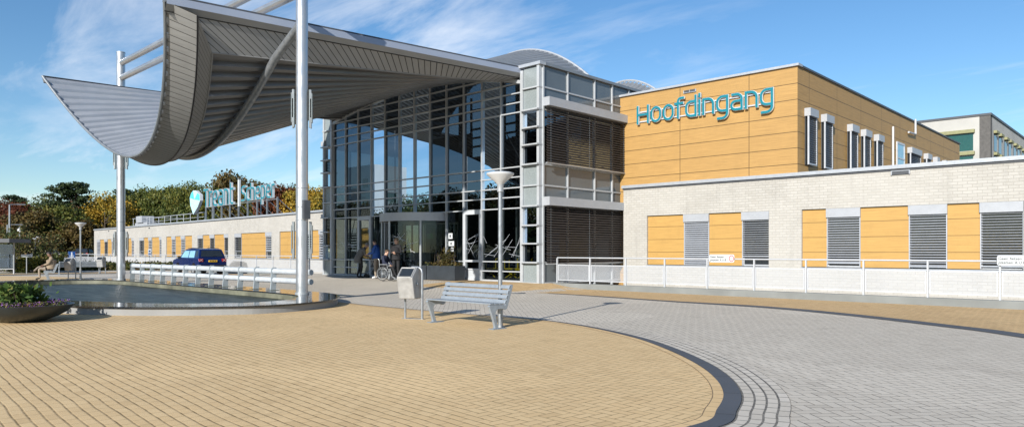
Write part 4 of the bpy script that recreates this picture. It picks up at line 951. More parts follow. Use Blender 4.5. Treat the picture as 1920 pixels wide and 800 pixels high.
# leaf emblem
e0, e1 = lx(361, -.9)[0], lx(381, -.9)[0]; ec = (e0+e1)/2; hwE = (e1-e0)/2; zlo = zz(402, u_, v_)+.1; zhi = zz(352, u_, v_)-.1
hE = zhi-zlo
pts = [(ec-.30*hwE, zlo), (ec+.55*hwE, zlo+.30*hE), (ec+.98*hwE, zlo+.55*hE), (ec+.95*hwE, zlo+.80*hE), (ec+.55*hwE, zlo+.88*hE), (ec+.15*hwE, zlo+.99*hE), (ec-.35*hwE, zlo+hE), (ec-.75*hwE, zlo+.90*hE), (ec-.98*hwE, zlo+.72*hE), (ec-.85*hwE, zlo+.38*hE)]
lb = build('emblem', MB().prism(pts, -.28, 0, 'y'), 'sign_white', rs)
cxE, czE = ec-.05*hwE, zlo+.62*hE
def facet(idx, mat, e):
    poly = [(cxE, czE)]+[pts[i % 10] for i in idx]; poly = [(cxE+(p[0]-cxE)*.94, czE+(p[1]-czE)*.96) for p in poly]; build('emblem_facet', MB().prism(poly, -.30-e, -.282, 'y'), mat, lb)
facet([0, 1, 2], 'logo_pale', .0); facet([2, 3, 4], 'logo_mid', .0); facet([4, 5, 6], 'logo_pale', .0); facet([6, 7, 8], 'logo_mid', .001); facet([8, 9, 10], 'logo_pale', .0)
m = MB(); 
xs = [e0+.9*hwE]+[t0+(sB-t0)*k/8 for k in range(9)]
for x in xs: build('strut', MB().box(x-.06, x+.06, .01, .12, ZTOP-.4, zS+.1), 'galv', rs)
m = MB()
for x in xs[1:]: m.bar((x, .12, zS-.05), (x, 2.2, ZTOP-.35), .05, .05)
m.box(t0, sB, .0101, .06, zS-.10, zS-.04); build('back_brace', m, 'galv', rs)
for x, yt in ((398, 333), (431, 337), (489, 342)):
    q_, uu, vv = lx(x, -4.); a_ = thing('lightning_rod', {398: 'thin lightning rod above the first rooftop letters', 431: 'thin lightning rod above the middle rooftop letters', 489: 'thin lightning rod above the last rooftop letters'}[x], 'rod', (uu, vv, ZTOP-.36), 0, 'lightning rods on the left roof')
    zt_ = zz(yt, uu, vv)-ZTOP+.36; build('rod', MB().tube([(0, 0, 0), (0, 0, zt_)], [.05, .025], 6), 'galv', a_); build('foot', MB().box(-.2, .2, -.2, .2, 0, .08), 'concrete', a_)
# hanging camera dome by the hall
uu, vv = P(574, 512)[0], 0
# ------------------------------------------------------------------ far concrete tower at right
TD = 92.; tl = (1857-960)/F*TD; TU, TV = tl*CS-TD*SN, tl*SN+TD*CS; TH = zz(211.5, TU, TV)
tw = thing('concrete_tower', 'distant pale concrete office block with green glass and yellow awnings', 'building', (TU, TV, 0))
WX, WY = -34., 46.
fl = (zz(249, TU, TV)-zz(290.5, TU, TV))
build('facade', MB().box(WX, -1.2, 0, .4, 0, TH-.3).box(-.4, 0, 1.2, WY, 0, TH-.3).box(WX, -.4, WY-.4, WY, 0, TH-.3), 'conc_pale', tw)
build('corner_pier', MB().box(-1.2, .0, 0, 1.2, 0, TH-.3).box(-1.2, .02, -.03, 0, 0, TH-.3), 'conc_dark', tw)
build('parapet', MB().box(WX-.1, .12, -.12, .4, TH-.3, TH).box(-.4, .12, .4, WY, TH-.3, TH), 'coping_dark', tw)
build('flat_roof', MB().box(WX, -.4, .4, WY-.4, TH-1, TH-.8), 'roofing', tw)
z1 = zz(246, TU, TV)
for f_ in range(4):
    zt_ = z1-f_*fl
    for k in range(4):
        xa, xb = -6.6-k*8.2, -1.9-k*8.2
        w = build('window', MB().box(xa, xb, -.05, .02, zt_-2.3, zt_), 'pane_green', tw); build('awning', MB().box(xa-.2, xb+.2, -.5, -.02, zt_, zt_+.45), 'awning_yellow', w)
        build('parapet_panel', MB().box(xa-.1, xb+.1, -.07, .0, zt_-3.0, zt_-2.35), 'conc_pale', w)
        build('infill_panel', MB().box(xa-3.5, xa-.1, -.03, .02, zt_-3.0, zt_+.4), 'pane_sky' if 0 else 'box_grey', tw)
    for k in range(12):
        ya = 2.2+k*3.4+(k//2)*.8; w = build('window', MB().box(-.02, .05, ya, ya+1.9, zt_-2.3, zt_), 'pane_dark', tw); build('awning', MB().box(.02, .4, ya-.1, ya+2., zt_, zt_+.35), 'awning_yellow', w)
# building opposite, seen only mirrored in the curtain wall
op = thing('opposite_block', 'white brick block on the far side of the forecourt mirrored in the glass', 'building', (-137, -52, 0))
build('wall', MB().box(-5, 5.5, -9, 0, 0, 21), 'opposite_brick', op); 
for zf in (5, 9, 13): 
    build('window', MB().box(5.45, 5.56, -6, -3.6, zf, zf+1.8), 'pane_green', op)
for zf in (6, 11, 16): build('window', MB().box(1, 3, -.05, .06, zf, zf+2), 'pane_dark', op)
# ------------------------------------------------------------------ railings
def railing(name, label, a, b, n, kerb_h, cat='railing', end=True):
    a, b = Vector(a), Vector(b); L = (b-a).length; rz = math.atan2(b.y-a.y, b.x-a.x)
    t = thing(name, label, cat, (a.x, a.y, 0), rz)
    build('kerb_base', MB().box(-.1, L, 0, .30, -.15, kerb_h), 'kerb_grey', t, bevel=.012)
    build('top_rail', MB().tube([(0, .15, kerb_h+1.0), (L, .15, kerb_h+1.0)], .024, 8), 'white_metal', t)
    for k in range(n+1):
        x = L*k/n; build('post', MB().box(x-.02, x+.02, .12, .18, kerb_h, kerb_h+.98), 'white_metal', t)
        if k < n:
            x1 = L*(k+1)/n; m = MB(); N_ = 22
            m.box(x+.04, x1-.04, .138, .156, kerb_h+.10, kerb_h+.13).box(x+.04, x1-.04, .138, .156, kerb_h+.70, kerb_h+.73).box(x+.04, x+.07, .138, .156, kerb_h+.13, kerb_h+.70).box(x1-.07, x1-.04, .138, .156, kerb_h+.13, kerb_h+.70)
            mp_ = build('mesh_panel', m, 'white_metal', t)
            m = MB().quad((x+.07, .147, kerb_h+.13), (x1-.07, .147, kerb_h+.13), (x1-.07, .147, kerb_h+.70), (x+.07, .147, kerb_h+.70))
            build('perforated_sheet', m, 'perf', mp_)
    return t
def perf_mat():
    t = NT('perf'); sp = t.n('SeparateXYZ'); t.l(t.obj(), sp.inputs[0])
    fx = t.m('FRACT', t.m('MULTIPLY', sp.outputs[0], 40)); fz = t.m('FRACT', t.m('MULTIPLY', sp.outputs[2], 40))
    h = t.m('MULTIPLY', t.m('LESS_THAN', t.m('ABSOLUTE', t.m('SUBTRACT', fx, .5)), .36), t.m('LESS_THAN', t.m('ABSOLUTE', t.m('SUBTRACT', fz, .5)), .36))
    t.col((.40, .42, .45)); t.l(t.m('SUBTRACT', 1.0, h), t.b.inputs['Alpha']); MATS['perf'] = t.set(.5)
perf_mat()
rpx = [1038, 1122, 1216, 1324, 1390, 1520, 1673, 1852]
railing('ramp_railing', 'white railing with perforated sheets on a grey kerb before the right brick wing', (-18.15, VK), (3.2, VK-.1), 13, .21)
railing('ramp_railing', 'long white railing with perforated sheets before the left brick wing', (-118, 22.3), (-35.2, 22.1), 38, .18)
build_ = thing('service_ramp', 'low concrete ramp strip between the railing and the right brick wing', 'ramp', (0, 0, 0))
build('slab', MB().box(-18.0, XR, VK+.35, VB-.02, -.2, -.06), 'concrete', build_)
def textmesh(s, size, depth=.004):
    c = bpy.data.curves.new('t', 'FONT'); c.body = s; c.size = size; c.extrude = depth; c.align_x = 'LEFT'; o = bpy.data.objects.new('t', c); COL.objects.link(o)
    dg = bpy.context.evaluated_depsgraph_get(); me = bpy.data.meshes.new_from_object(o.evaluated_get(dg)); bpy.data.objects.remove(o); return me
def railsign(xc, label):
    u = on_v(xc, VK-.05); z = 1.21+.02
    t = thing('railing_sign', label, 'sign', (u, VK-.0, z), 0, 'no bicycles signs on the railing')
    build('plate', MB().prism([(p[0], p[1]) for p in rpoly([(-.44, -.13), (.44, -.13), (.44, .13), (-.44, .13)], .05, True)], -.012, 0, 'y'), 'sign_white', t)
    for s_, zz0 in (('Geen fietsen', .015), ('plaatsen A.U.B.', -.085)):
        me = textmesh(s_, .105); me.materials.append(MATS['ink']); o = bpy.data.objects.new('lettering', me); COL.objects.link(o); o.parent = t; o.location = (-.41, -.016, zz0); o.rotation_euler = (R(90), 0, 0); o.scale = (.92, 1, 1)
    build('red_ring', MB().tube([(.345+.075*math.cos(a), -.016, .0+.095*math.sin(a)) for a in [k*math.pi/12 for k in range(24)]], .011, 6, closed=True), 'sign_red', t)
    return t
railsign(1352, 'white no bicycles sign with red ring on the railing below the first window group')
railsign(1908, 'white no bicycles sign with red ring on the railing at the right picture edge')
# ------------------------------------------------------------------ pond
outer = spline([(-19.41, 4.75), (-18.33, 5.14), (-17.1, 5.9), (-16.14, 6.95), (-15.6, 8.0), (-15.65, 9.2), (-16.35, 10.5), (-18.1, 11.65), (-20.5, 11.95), (-25, 11.95), (-30, 11.95), (-33.5, 11.9), (-35.8, 11.2), (-36.9, 9.2), (-36.2, 6.6), (-33.6, 4.5), (-30, 3.5), (-26, 3.1), (-22, 3.6)], 7, True)
def area(p): return sum(p[i-1][0]*p[i][1]-p[i][0]*p[i-1][1] for i in range(len(p)))/2
if area(outer) < 0: outer.reverse()
inner = offset(outer, 1.12, True)
def ringm(a, b, z0, z1):
    n = len(a); vs = [(p[0], p[1], z0) for p in a]+[(p[0], p[1], z1) for p in b]
    return MB().add(vs, [(i, (i+1) % n, n+(i+1) % n, n+i) for i in range(n)])
pond = thing('pond', 'shallow kidney shaped pond with polished black stone rim on a pale concrete wall', 'pond', (-25, 8, 0))
fw = offset(outer, .05, True)
wpart('outer_wall', ringm(fw, fw, -.05, .165), 'rim_face', pond)
m = ringm(outer, inner, .205, .205); n = len(outer)
for r_ in (ringm(outer, outer, .165, .205), ringm(outer, fw, .165, .165), ringm(inner, inner, .165, .205)): m.add(r_.v, r_.f)
wpart('stone_rim', m, 'granite', pond)
inn = offset(inner, .03, True); wpart('inner_wall', ringm(inner, inner, -.1, .165), 'pond_wall', pond)
o_ = sheet('water', offset(outer, 1.0, True), .022, 'water')
# barrier
gb = thing('guard_barrier', 'white twin tube guard barrier on grey fin posts along the pond edge', 'barrier', (-34.0, 11.45, .205))
for z, nm in ((.62, 'rail'), (.33, 'rail')):
    build(nm, MB().tube([(-.2, .0, z), (14.85, .0, z)], .09, 18), 'guard_tube', gb, smooth=True)
    build('rail_end', MB().tube([(14.85, 0, z), (14.87, 0, z)], .076, 18), 'guard_post', gb)
for k in range(12):
    x = k*12.63/11
    build('post', MB().prism([(-.15, 0), (.04, 0), (.06, .25), (.06, .74), (-.06, .74), (-.115, .68), (-.12, .25)], x-.022, x+.022, 'x'), 'guard_post', gb)
    build('rail_bracket', MB().box(x-.09, x+.09, -.02, .02, .27, .39).box(x-.09, x+.09, -.02, .02, .56, .68), 'guard_post', gb) if 0 else None
    build('base_plate', MB().box(x-.09, x+.09, -.24, .12, 0, .012), 'pond_wall', gb)
# ------------------------------------------------------------------ bench
def make_bench(label, loc, rz):
    b = thing('park_bench', label, 'bench', loc, rz, 'grey slatted benches')
    L = 1.8/2
    for s_ in (-1, 1):
        x = s_*(L-.03)
        prof = [(.20, .43), (.24, .455), (.26, .44), (.27, .41), (.22, .30), (.12, .08), (.08, .02), (.22, .02), (.24, .0), (-.06, .0), (-.04, .02), (.02, .06), (.08, .25), (.13, .36), (.10, .385), (-.05, .385), (-.14, .37), (-.20, .36), (-.36, .76), (-.39, .80), (-.36, .81), (-.31, .79), (-.16, .42), (-.05, .43)]
        # y forward positive: seat front +y
        fr = [(.27, .40), (.29, .43), (.27, .455), (.22, .462), (-.02, .452), (-.13, .44), (-.27, .80), (-.30, .825), (-.335, .82), (-.345, .79), (-.19, .38), (-.16, .355), (-.12, .352), (-.04, .375), (.06, .372), (.11, .34), (.12, .28), (.08, .12), (.045, .03), (-.02, .015), (-.10, .012), (-.10, 0), (.19, 0), (.19, .012), (.13, .03), (.17, .16), (.24, .33)]
        build('frame', MB().prism(fr, x-.025, x+.025, 'x'), 'bench_paint', b, bevel=.006)
        build('foot_plate', MB().box(x-.07, x+.07, -.13, .22, .0, .012), 'bench_paint', b)
    for k, (y, z) in enumerate([(.215, .478), (.10, .472), (-.015, .468)]):
        build('seat_slat', MB().box(-L+.0, L-.0, y-.052, y+.052, z-.014, z+.014), 'bench_paint', b, bevel=.008)
    for k in range(4):
        z = .50+k*.092; y = -.125-(z-.44)*.40
        build('back_slat', MB().bar((-L, y+.012, z), (L, y+.012, z), .030, .074, up=(0, -.38, 1)), 'bench_paint', b, bevel=.007)
    return b
def face_rz(u, v, extra=0.):      # turn so local +y faces the camera
    return math.atan2(-v, -u)-math.pi/2+extra
p = P(888, 607); bench = make_bench('empty light grey slatted bench standing on the beige paving beside the lamp post', (p[0], p[1], .004), 0)
# ends in photo: left leg (820,602), right leg (935,615)
q0, q1 = Vector(P(821, 603.5)), Vector(P(935, 616)); dr = (q1-q0).normalized(); bench.rotation_euler = (0, 0, math.atan2(dr.y, dr.x)+math.pi)
mid = (q0+q1)/2; bench.location = (mid.x, mid.y, .004); bench.scale = (((q1-q0).length+.06)/1.8*1.02, 1, 1)
# ------------------------------------------------------------------ litter bin
def make_bin(label, loc, rz, group='steel litter bins on bent posts'):
    b = thing('litter_bin', label, 'litter bin', loc, rz, group)
    hopper = [(-.20, .52), (.16, .50), (.22, .92), (.10, 1.11), (-.20, 1.11)]
    hopper = [(.13, .44), (-.17, .44), (-.20, 1.10), (.02, 1.12), (.24, .90)]
    build('body', MB().prism(hopper, -.19, .19, 'x'), 'bin_steel', b, bevel=.02)
    build('flap', MB().add([(-.14, .057, 1.092), (.14, .057, 1.092), (.14, .222, .927), (-.14, .222, .927)], [(0, 1, 2, 3)]), 'pane_dark', b)
    build('flap_frame', MB().bar((-.16, .048, 1.10), (.16, .048, 1.10), .03, .02).bar((-.16, .238, .912), (.16, .238, .912), .03, .02).bar((-.16, .05, 1.098), (-.16, .235, .915), .02, .02).bar((.16, .05, 1.098), (.16, .235, .915), .02, .02), 'bin_steel', b)
    build('post', MB().tube([(.16, -.10, 0), (.16, -.10, .46)], .024, 10), 'galv', b, smooth=True)
    build('bent_post', MB().tube([(-.25, -.10, 0), (-.25, -.10, 1.0), (-.235, -.10, 1.06), (-.20, -.10, 1.095), (-.14, -.10, 1.11), (.0, -.10, 1.11)], .028, 10), 'galv', b, smooth=True)
    build('lock', MB().tube([(-.19, .02, .76), (-.215, .02, .76)], .03, 10), 'alu_dark', b); build('notice', MB().box(.05, .15, .175, .20, .84, .94), 'sign_white', b)
    build('foot_plate', MB().box(-.31, .22, -.16, -.04, 0, .008), 'galv', b)
    return b
pb = P(768, 598); binz = make_bin('dented steel litter bin left of the empty bench', (pb[0], pb[1], .004), face_rz(*pb, -R(28)))
pb = P(131, 522.5); dup(binz, (pb[0], pb[1], 0), face_rz(*pb, -R(35)), 'steel litter bin beside the seated man by the far end of the pond')
pb = P(189, 513); dup(binz, (pb[0], pb[1], 0), face_rz(*pb, -R(25)), 'steel litter bin farthest off before the low hedge')
# ------------------------------------------------------------------ lamps
def make_lamp(label, loc):
    t = thing('street_lamp', label, 'lamp post', loc, 0, 'cone headed lamp posts')
    build('post', MB().tube([(0, 0, 0), (0, 0, .50)], .052, 18).tube([(0, 0, .50), (0, 0, 2.72)], .041, 18), 'galv', t, smooth=True)
    build('collar', MB().tube([(0, 0, .49), (0, 0, .515)], .056, 16).tube([(0, 0, .0), (0, 0, .02)], .09, 16), 'alu', t)
    build('neck', MB().lathe([(.05, 2.60), (.062, 2.61), (.062, 2.74), (.07, 2.76)], 20), 'alu', t, smooth=True)
    build('lamp_shade', MB().lathe([(.068, 2.755), (.10, 2.79), (.255, 2.925), (.268, 2.945), (.268, 2.965), (.20, 2.985), (0, 2.995)], 28), 'white_paint', t, smooth=True)
    return t
p = P(938, 612.5); lamp = make_lamp('galvanised lamp post with white cone head standing behind the empty bench', (p[0], p[1], .004))
p = P(151, 522.5); dup(lamp, (p[0], p[1], 0), 0, 'lamp post with cone head right of the seated man')
for x, y, D, lb in ((73, 443, 76, 'cone headed lamp post rising behind the shrubs left of the seated man'), (66, 446, 84, 'cone headed lamp post farthest back behind the shrubs')):
    a = (x-960)/F*D; u, v = a*CS-D*SN, a*SN+D*CS; dup(lamp, (u, v, zz(y, u, v)-2.99), 0, lb)
def street_light(x, ytop, D, label, arm=1):
    a = (x-960)/F*D; u, v = a*CS-D*SN, a*SN+D*CS; h = zz(ytop, u, v); t = thing('street_light', label, 'street light', (u, v, -.1), face_rz(u, v), 'tall street lights above the trees')
    build('pole', MB().tube([(0, 0, 0), (0, 0, h)], [.14, .09], 10), 'galv', t); build('arm', MB().tube([(-.9, 0, h+.05), (0, 0, h), (.9, 0, h+.05)] if arm == 2 else [(0, 0, h), (-.8, 0, h+.06)], .05, 8), 'galv', t)
    build('lamp_head', MB().box(-1.7, -.8, -.15, .15, h+.0, h+.12), 'alu_dark', t)
street_light(18, 382, 92, 'tall galvanised street light at the left edge before the red trees'); street_light(14, 420, 96, 'shorter street light pole just left of the tall one', 1)
a = (37-960)/F*60; u, v = a*CS-60*SN, a*SN+60*CS
t = thing('globe_lamp', 'small lamp on a slim pole with a white ball head above the shrubs', 'lamp post', (u, v, 0)); zt_ = zz(425, u, v)
build('pole', MB().tube([(0, 0, 0), (0, 0, zt_)], .05, 8), 'galv', t); build('globe', MB().lathe([(0, -.22), (.13, -.17), (.18, 0), (.13, .15), (0, .2)], 14, (0, 0, zt_-.3)), 'white_paint', t, smooth=True)
# ------------------------------------------------------------------ flower bowl
BC = (-17.57, 3.78)
bw = thing('planter_bowl', 'wide shallow dark grey planter bowl at the left edge near the pond', 'planter', (BC[0], BC[1], .004))
build('bowl', MB().lathe([(0, 0), (.34, 0), (.40, .015), (.62, .10), (.80, .20), (.915, .335), (.92, .35), (.90, .352), (.84, .335), (.72, .25), (0, .24)], 48), 'bowl', bw, smooth=True)
build('soil', MB().lathe([(.76, .285), (0, .32)], 30), 'soil', bw)
def leaves(n, gen, size, seed, elong=1.6):
    rnd = random.Random(seed); m = MB()
    for _ in range(n):
        c, up = gen(rnd); c = Vector(c); d = Vector((rnd.gauss(0, 1), rnd.gauss(0, 1), rnd.gauss(0, .7)+up)).normalized()
        e = d.cross(Vector((rnd.gauss(0, 1), rnd.gauss(0, 1), rnd.gauss(0, 1)))).normalized(); s_ = size*rnd.uniform(.6, 1.3)
        a, b = d*s_*elong/2, e*s_/2; m.add([c-a, c+b-a*.1, c+a, c-b-a*.1], [(0, 1, 2, 3)])
    return m
def plant_in_bowl():
    t = thing('shrub', 'leafy green plant growing in the dark planter bowl', 'plant', (BC[0]-.28, BC[1]-.02, .30))
    rnd = random.Random(4); m = MB()
    for k in range(26):
        a = rnd.uniform(0, 6.28); r_ = rnd.uniform(.1, .42); m.tube([(0, 0, 0), (r_*.5*math.cos(a), r_*.5*math.sin(a), .14), (r_*math.cos(a), r_*math.sin(a), rnd.uniform(.2, .42))], .006, 4)
    build('stem', m, 'bark', t)
    build('foliage', leaves(700, lambda r: ((r.gauss(0, .22), r.gauss(0, .22), r.uniform(.03, .45)), .4), .085, 8, 1.9), 'leaf_plant', t)
    t = thing('flowers', 'low purple flowers trailing along the rim of the planter bowl', 'flowers', (BC[0], BC[1], .29))
    def g(r):
        a = r.uniform(0, 6.28); q = r.uniform(.35, .8); return ((q*math.cos(a), q*math.sin(a), r.uniform(.0, .13)), .3)
    build('foliage', leaves(1500, g, .03, 3), 'leaf_bush', t); 
    def g2(r):
        a = r.uniform(0, 6.28); q = r.uniform(.5, .82); return ((q*math.cos(a), q*math.sin(a), r.uniform(.05, .15)), .3)
    build('blossom', leaves(800, g2, .02, 9, 1.0), 'petal_purple', t)
plant_in_bowl()
# planter boxes before the entrance
for k, (x0, x1, lb) in enumerate(((767, 799, 'dark rectangular planter box right before the revolving door'), (800, 853, 'larger dark planter box between the revolving door and the hinged glass door'))):
    vq = 20.35; a, b = on_v(x0, vq), on_v(x1, vq); zf = gz((a+b)/2, vq)
    t = thing('planter_box', lb, 'planter', ((a+b)/2, vq, zf), 0, 'dark planter boxes at the door'); h = (b-a)/2-.01
    build('box', MB().box(-h, h, 0, .03, 0, .64).box(-h, h, .57, .60, 0, .64).box(-h, -h+.03, .03, .57, 0, .64).box(h-.03, h, .03, .57, 0, .64), 'planter', t); build('soil', MB().box(-h+.03, h-.03, .03, .57, .4, .58), 'soil', t)
    s_ = thing('shrub', ('low sparse shrub in the planter box by the revolving door', 'upright bushy shrub in the larger planter box')[k], 'plant', ((a+b)/2, vq+.3, zf+.58))
    m = MB(); rnd = random.Random(k)
    for q in range(14): xx = rnd.uniform(-h+.1, h-.1); m.tube([(xx, 0, 0), (xx+rnd.uniform(-.1, .1), rnd.uniform(-.1, .1), .3+.25*k)], .008, 4)
    build('stem', m, 'bark', s_)
    if k: build('foliage', leaves(900, lambda r: ((r.gauss(.1, .16), r.gauss(0, .12), abs(r.gauss(.3, .22))), .8), .05, 3, 2.2).add(*(lambda q: (q.v, q.f))(leaves(500, lambda r: ((r.uniform(-h+.1, h-.1), r.gauss(0, .12), r.uniform(0, .18)), .8), .05, 5, 2.))), 'leaf_rust', s_)
    else: build('foliage', leaves(500, lambda r: ((r.uniform(-h+.05, h-.05), r.gauss(0, .12), r.uniform(0, .2)), .8), .05, 6, 2.), 'leaf_bush', s_)
# ------------------------------------------------------------------ bus shelter, signs
D = 47.; 
def at(x, D): a = (x-960)/F*D; return a*CS-D*SN, a*SN+D*CS
u, v = at(26, 46.)
sh = thing('bus_shelter', 'glass walled shelter with dark flat roof at the left edge', 'shelter', (u, v, 0), YAW)
build('roof', MB().box(-4.5, .9, -1.7, .3, zz(455, u, v), zz(448, u, v)), 'coping_dark', sh); zr = zz(455, u, v)
for x, y in ((0, 0), (-.25, -1.4), (-2.6, 0), (-2.6, -1.4), (-4.4, 0)): build('post', MB().box(x-.035, x+.035, y-.035, y+.035, 0, zr), 'box_grey', sh)
for x0, x1 in ((-2.55, -.05), (-4.35, -2.65)): build('glass_pane', MB().quad((x0, 0, .35), (x1, 0, .35), (x1, 0, zr-.1), (x0, 0, zr-.1)), 'shelter_glass', sh); build('rail', MB().box(x0, x1, -.03, .03, .3, .35), 'box_grey', sh)
build('glass_pane', MB().quad((-.02, -.05, .35), (-.24, -1.36, .35), (-.24, -1.36, zr-.1), (-.02, -.05, zr-.1)), 'shelter_glass', sh)
u, v = P(50, 513)
t = thing('direction_sign', 'small white arrow sign on a single post before the shrubs', 'sign', (u, v, 0), face_rz(u, v)+math.pi); Dq = -u*SN+v*CS; s_ = Dq/F
build('post', MB().tube([(0, 0, 0), (0, 0, 36*s_)], .035, 8), 'galv', t); pl = build('plate', MB().box(-9*s_, 9*s_, -.05, -.01, 31.5*s_, 36.5*s_), 'sign_white', t)
build('lettering', MB().box(-7*s_, 3.5*s_, -.056, -.0505, 33.2*s_, 34.2*s_), 'ink', pl); build('arrow', MB().prism([(4.5*s_, 32.6*s_), (6.5*s_, 34*s_), (4.5*s_, 35.4*s_)], -.056, -.0505, 'y'), 'ink', pl)
u, v = at(134.5, 62.); t = thing('parking_sign', 'blue information board on two posts behind the seated man', 'sign', (u, v, 0), face_rz(u, v)+math.pi); s_ = 62/F; z0, z1 = zz(484, u, v), zz(471, u, v)
build('post', MB().box(-6*s_, -5*s_, -.02, .03, 0, z1).box(5*s_, 6*s_, -.02, .03, 0, z1), 'galv', t); pl = build('plate', MB().box(-5.6*s_, 5.6*s_, -.06, -.021, z0, z1), 'sign_blue', t)
build('lettering', MB().box(-3.5*s_, 3.5*s_, -.066, -.0605, z0+2*s_, z0+3*s_).box(-.5*s_, .5*s_, -.065, -.0605, z0+3*s_, z0+4.5*s_).box(-3.5*s_, 3.5*s_, -.066, -.0605, z0+4.5*s_, z0+5.5*s_).box(-1*s_, 1*s_, -.066, -.0605, z0+5.5*s_, z1-1.5*s_), 'sign_white', pl)
u, v = at(280.5, 60.); t = thing('parking_sign', 'small light blue notice board standing before the left brick wing', 'sign', (u, v, 0), face_rz(u, v)+math.pi); s_ = 60/F; z0, z1 = zz(479, u, v), zz(467, u, v)
build('post', MB().box(-.03, .03, -.02, .03, 0, z1), 'galv', t); pl = build('plate', MB().box(-2.7*s_, 2.7*s_, -.06, -.021, z0, z1), 'sign_white', t); build('lettering', MB().box(-2*s_, 2*s_, -.066, -.0605, z0+1*s_, z0+5*s_).box(-1.6*s_, 1.6*s_, -.066, -.0605, z0+7*s_, z0+10*s_), 'sign_blue', pl)
# ------------------------------------------------------------------ cars
def make_car(label, loc, rz, paint='car_paint'):
    t = thing('parked_car', label, 'car', loc, rz, None)
    L, Wd = 4.2, .89
    def arc_(cy, r_, a0, a1, n=8): return [(cy+r_*math.cos(a0+(a1-a0)*k/n), .33+r_*math.sin(a0+(a1-a0)*k/n)) for k in range(n+1)]
    prof = [(-2.08, .38), (-2.12, .55), (-2.10, .80), (-2.02, 1.02), (-1.2, 1.06), (.9, 1.04), (1.30, 1.03), (1.95, .93), (2.08, .80), (2.10, .45), (2.05, .30)]
    prof = prof+arc_(1.28, .40, 0, math.pi)+arc_(-1.30, .40, 0, math.pi)
    body = build('body', MB().prism(prof, -Wd, Wd, 'x'), paint, t, bevel=.045)
    # greenhouse
    lo_, hi_ = [(-2.02, 1.02), (1.22, 1.03)], [(-1.78, 1.60), (-.3, 1.655), (.30, 1.60)]
    def lv(y, z, w): return (w, y, z)
    cs = [(-2.03, 1.0, .84), (-1.95, 1.25, .81), (-1.80, 1.58, .70), (-1.6, 1.62, .68), (-.5, 1.66, .68), (.35, 1.60, .67), (.55, 1.5, .70), (1.18, 1.02, .84)]
    m = MB(); vs = []
    for y, z, w in cs: vs += [(-w, y, z), (w, y, z)]
    n = len(cs); fs = [(2*i, 2*i+1, 2*i+3, 2*i+2) for i in range(n-1)]; b0 = len(vs)
    vs += [(-.84, -1.95, 1.0), (.84, -1.95, 1.0), (-.84, 1.1, 1.0), (.84, 1.1, 1.0)]
    fs += [tuple(2*i for i in range(n)), tuple(2*i+1 for i in reversed(range(n)))]
    fs.append((0, 2*(n-1), 2*(n-1)+1, 1))
    m.add(vs, fs); build('cabin', m, paint, t, bevel=.03)
    def side(y0, y1, y2, y3, z0, z1, s_):   # window quad lying on the side wall
        w = lambda z: .852-(z-1.0)*.262
        return [(s_*w(z0), y0, z0), (s_*w(z0), y1, z0), (s_*w(z1), y2, z1), (s_*w(z1), y3, z1)]
    for s_ in (-1, 1):
        build('side_window', MB().add(side(-1.30, -.42, -.42, -1.22, 1.07, 1.50, s_), [(0, 1, 2, 3)]), 'pane_sky', t); build('side_window', MB().add(side(-.33, .85, .40, -.33, 1.07, 1.50, s_), [(0, 1, 2, 3)]), 'pane_sky', t)
        build('quarter_window', MB().add(side(-1.80, -1.38, -1.38, -1.70, 1.14, 1.50, s_), [(0, 1, 2, 3)]), 'pane_dark', t)
        build('mirror', MB().box(s_*.9, s_*1.05, .72, .84, 1.0, 1.16), 'plastic_black', t, bevel=.02)
        build('roof_rail', MB().tube([(s_*.62, -1.5, 1.66), (s_*.62, .2, 1.68)], .018, 6), 'plastic_black', t)
        build('sill_trim', MB().box(s_*.885, s_*.905, -.85, .85, .28, .42), 'plastic_black', t)
        tl_ = build('tail_light', MB().box(s_*.60, s_*.86, -2.12, -2.02, .82, 1.0), 'tail_red', t); build('light_cross', MB().bar((s_*.64, -2.13, .84), (s_*.82, -2.13, .98), .02, .01).bar((s_*.82, -2.131, .84), (s_*.64, -2.131, .98), .02, .01), 'sign_white', tl_)
        build('headlight', MB().tube([(s_*.62, 2.04, .82), (s_*.62, 2.11, .82)], .10, 14), 'sign_white', t)
        for y in (1.28, -1.30):
            w_ = build('wheel', MB().tube([(s_*.70, y, .33), (s_*.90, y, .33)], .33, 24), 'rubber', t); build('rim', MB().tube([(s_*.89, y, .33), (s_*.908, y, .33)], .21, 20), 'rim_alloy', w_)
            m = MB()
            for k in range(5): a = k*2*math.pi/5; m.bar((s_*.912, y, .33), (s_*.912, y+.2*math.cos(a), .33+.2*math.sin(a)), .05, .01, up=(1, 0, 0))
            build('spoke', m, 'alu', w_)
    build('rear_window', MB().add([(-.70, -2.012, 1.13), (.70, -2.012, 1.13), (.60, -1.848, 1.52), (-.60, -1.848, 1.52)], [(0, 1, 2, 3)]), 'pane_dark', t)
    build('windscreen', MB().add([(-.74, 1.09, 1.11), (.74, 1.09, 1.11), (.62, .63, 1.46), (-.62, .63, 1.46)], [(0, 1, 2, 3)]), 'pane_dark', t)
    build('rear_bumper', MB().box(-.86, .86, -2.17, -2.0, .32, .60), 'plastic_black', t, bevel=.03); build('front_bumper', MB().box(-.86, .86, 2.0, 2.15, .30, .55), 'plastic_black', t, bevel=.03)
    pl = build('number_plate', MB().box(-.26, .26, -2.155, -2.10, .80, .91), 'plate_yellow', t); m = MB()
    build('plate_marks', MB().box(-.20, -.10, -2.16, -2.156, .83, .88).box(-.06, .05, -2.16, -2.156, .83, .88).box(.09, .20, -2.16, -2.156, .83, .88), 'ink', pl)
    build('antenna', MB().tube([(0, -1.4, 1.62), (0, -1.55, 1.80)], .008, 5), 'plastic_black', t)
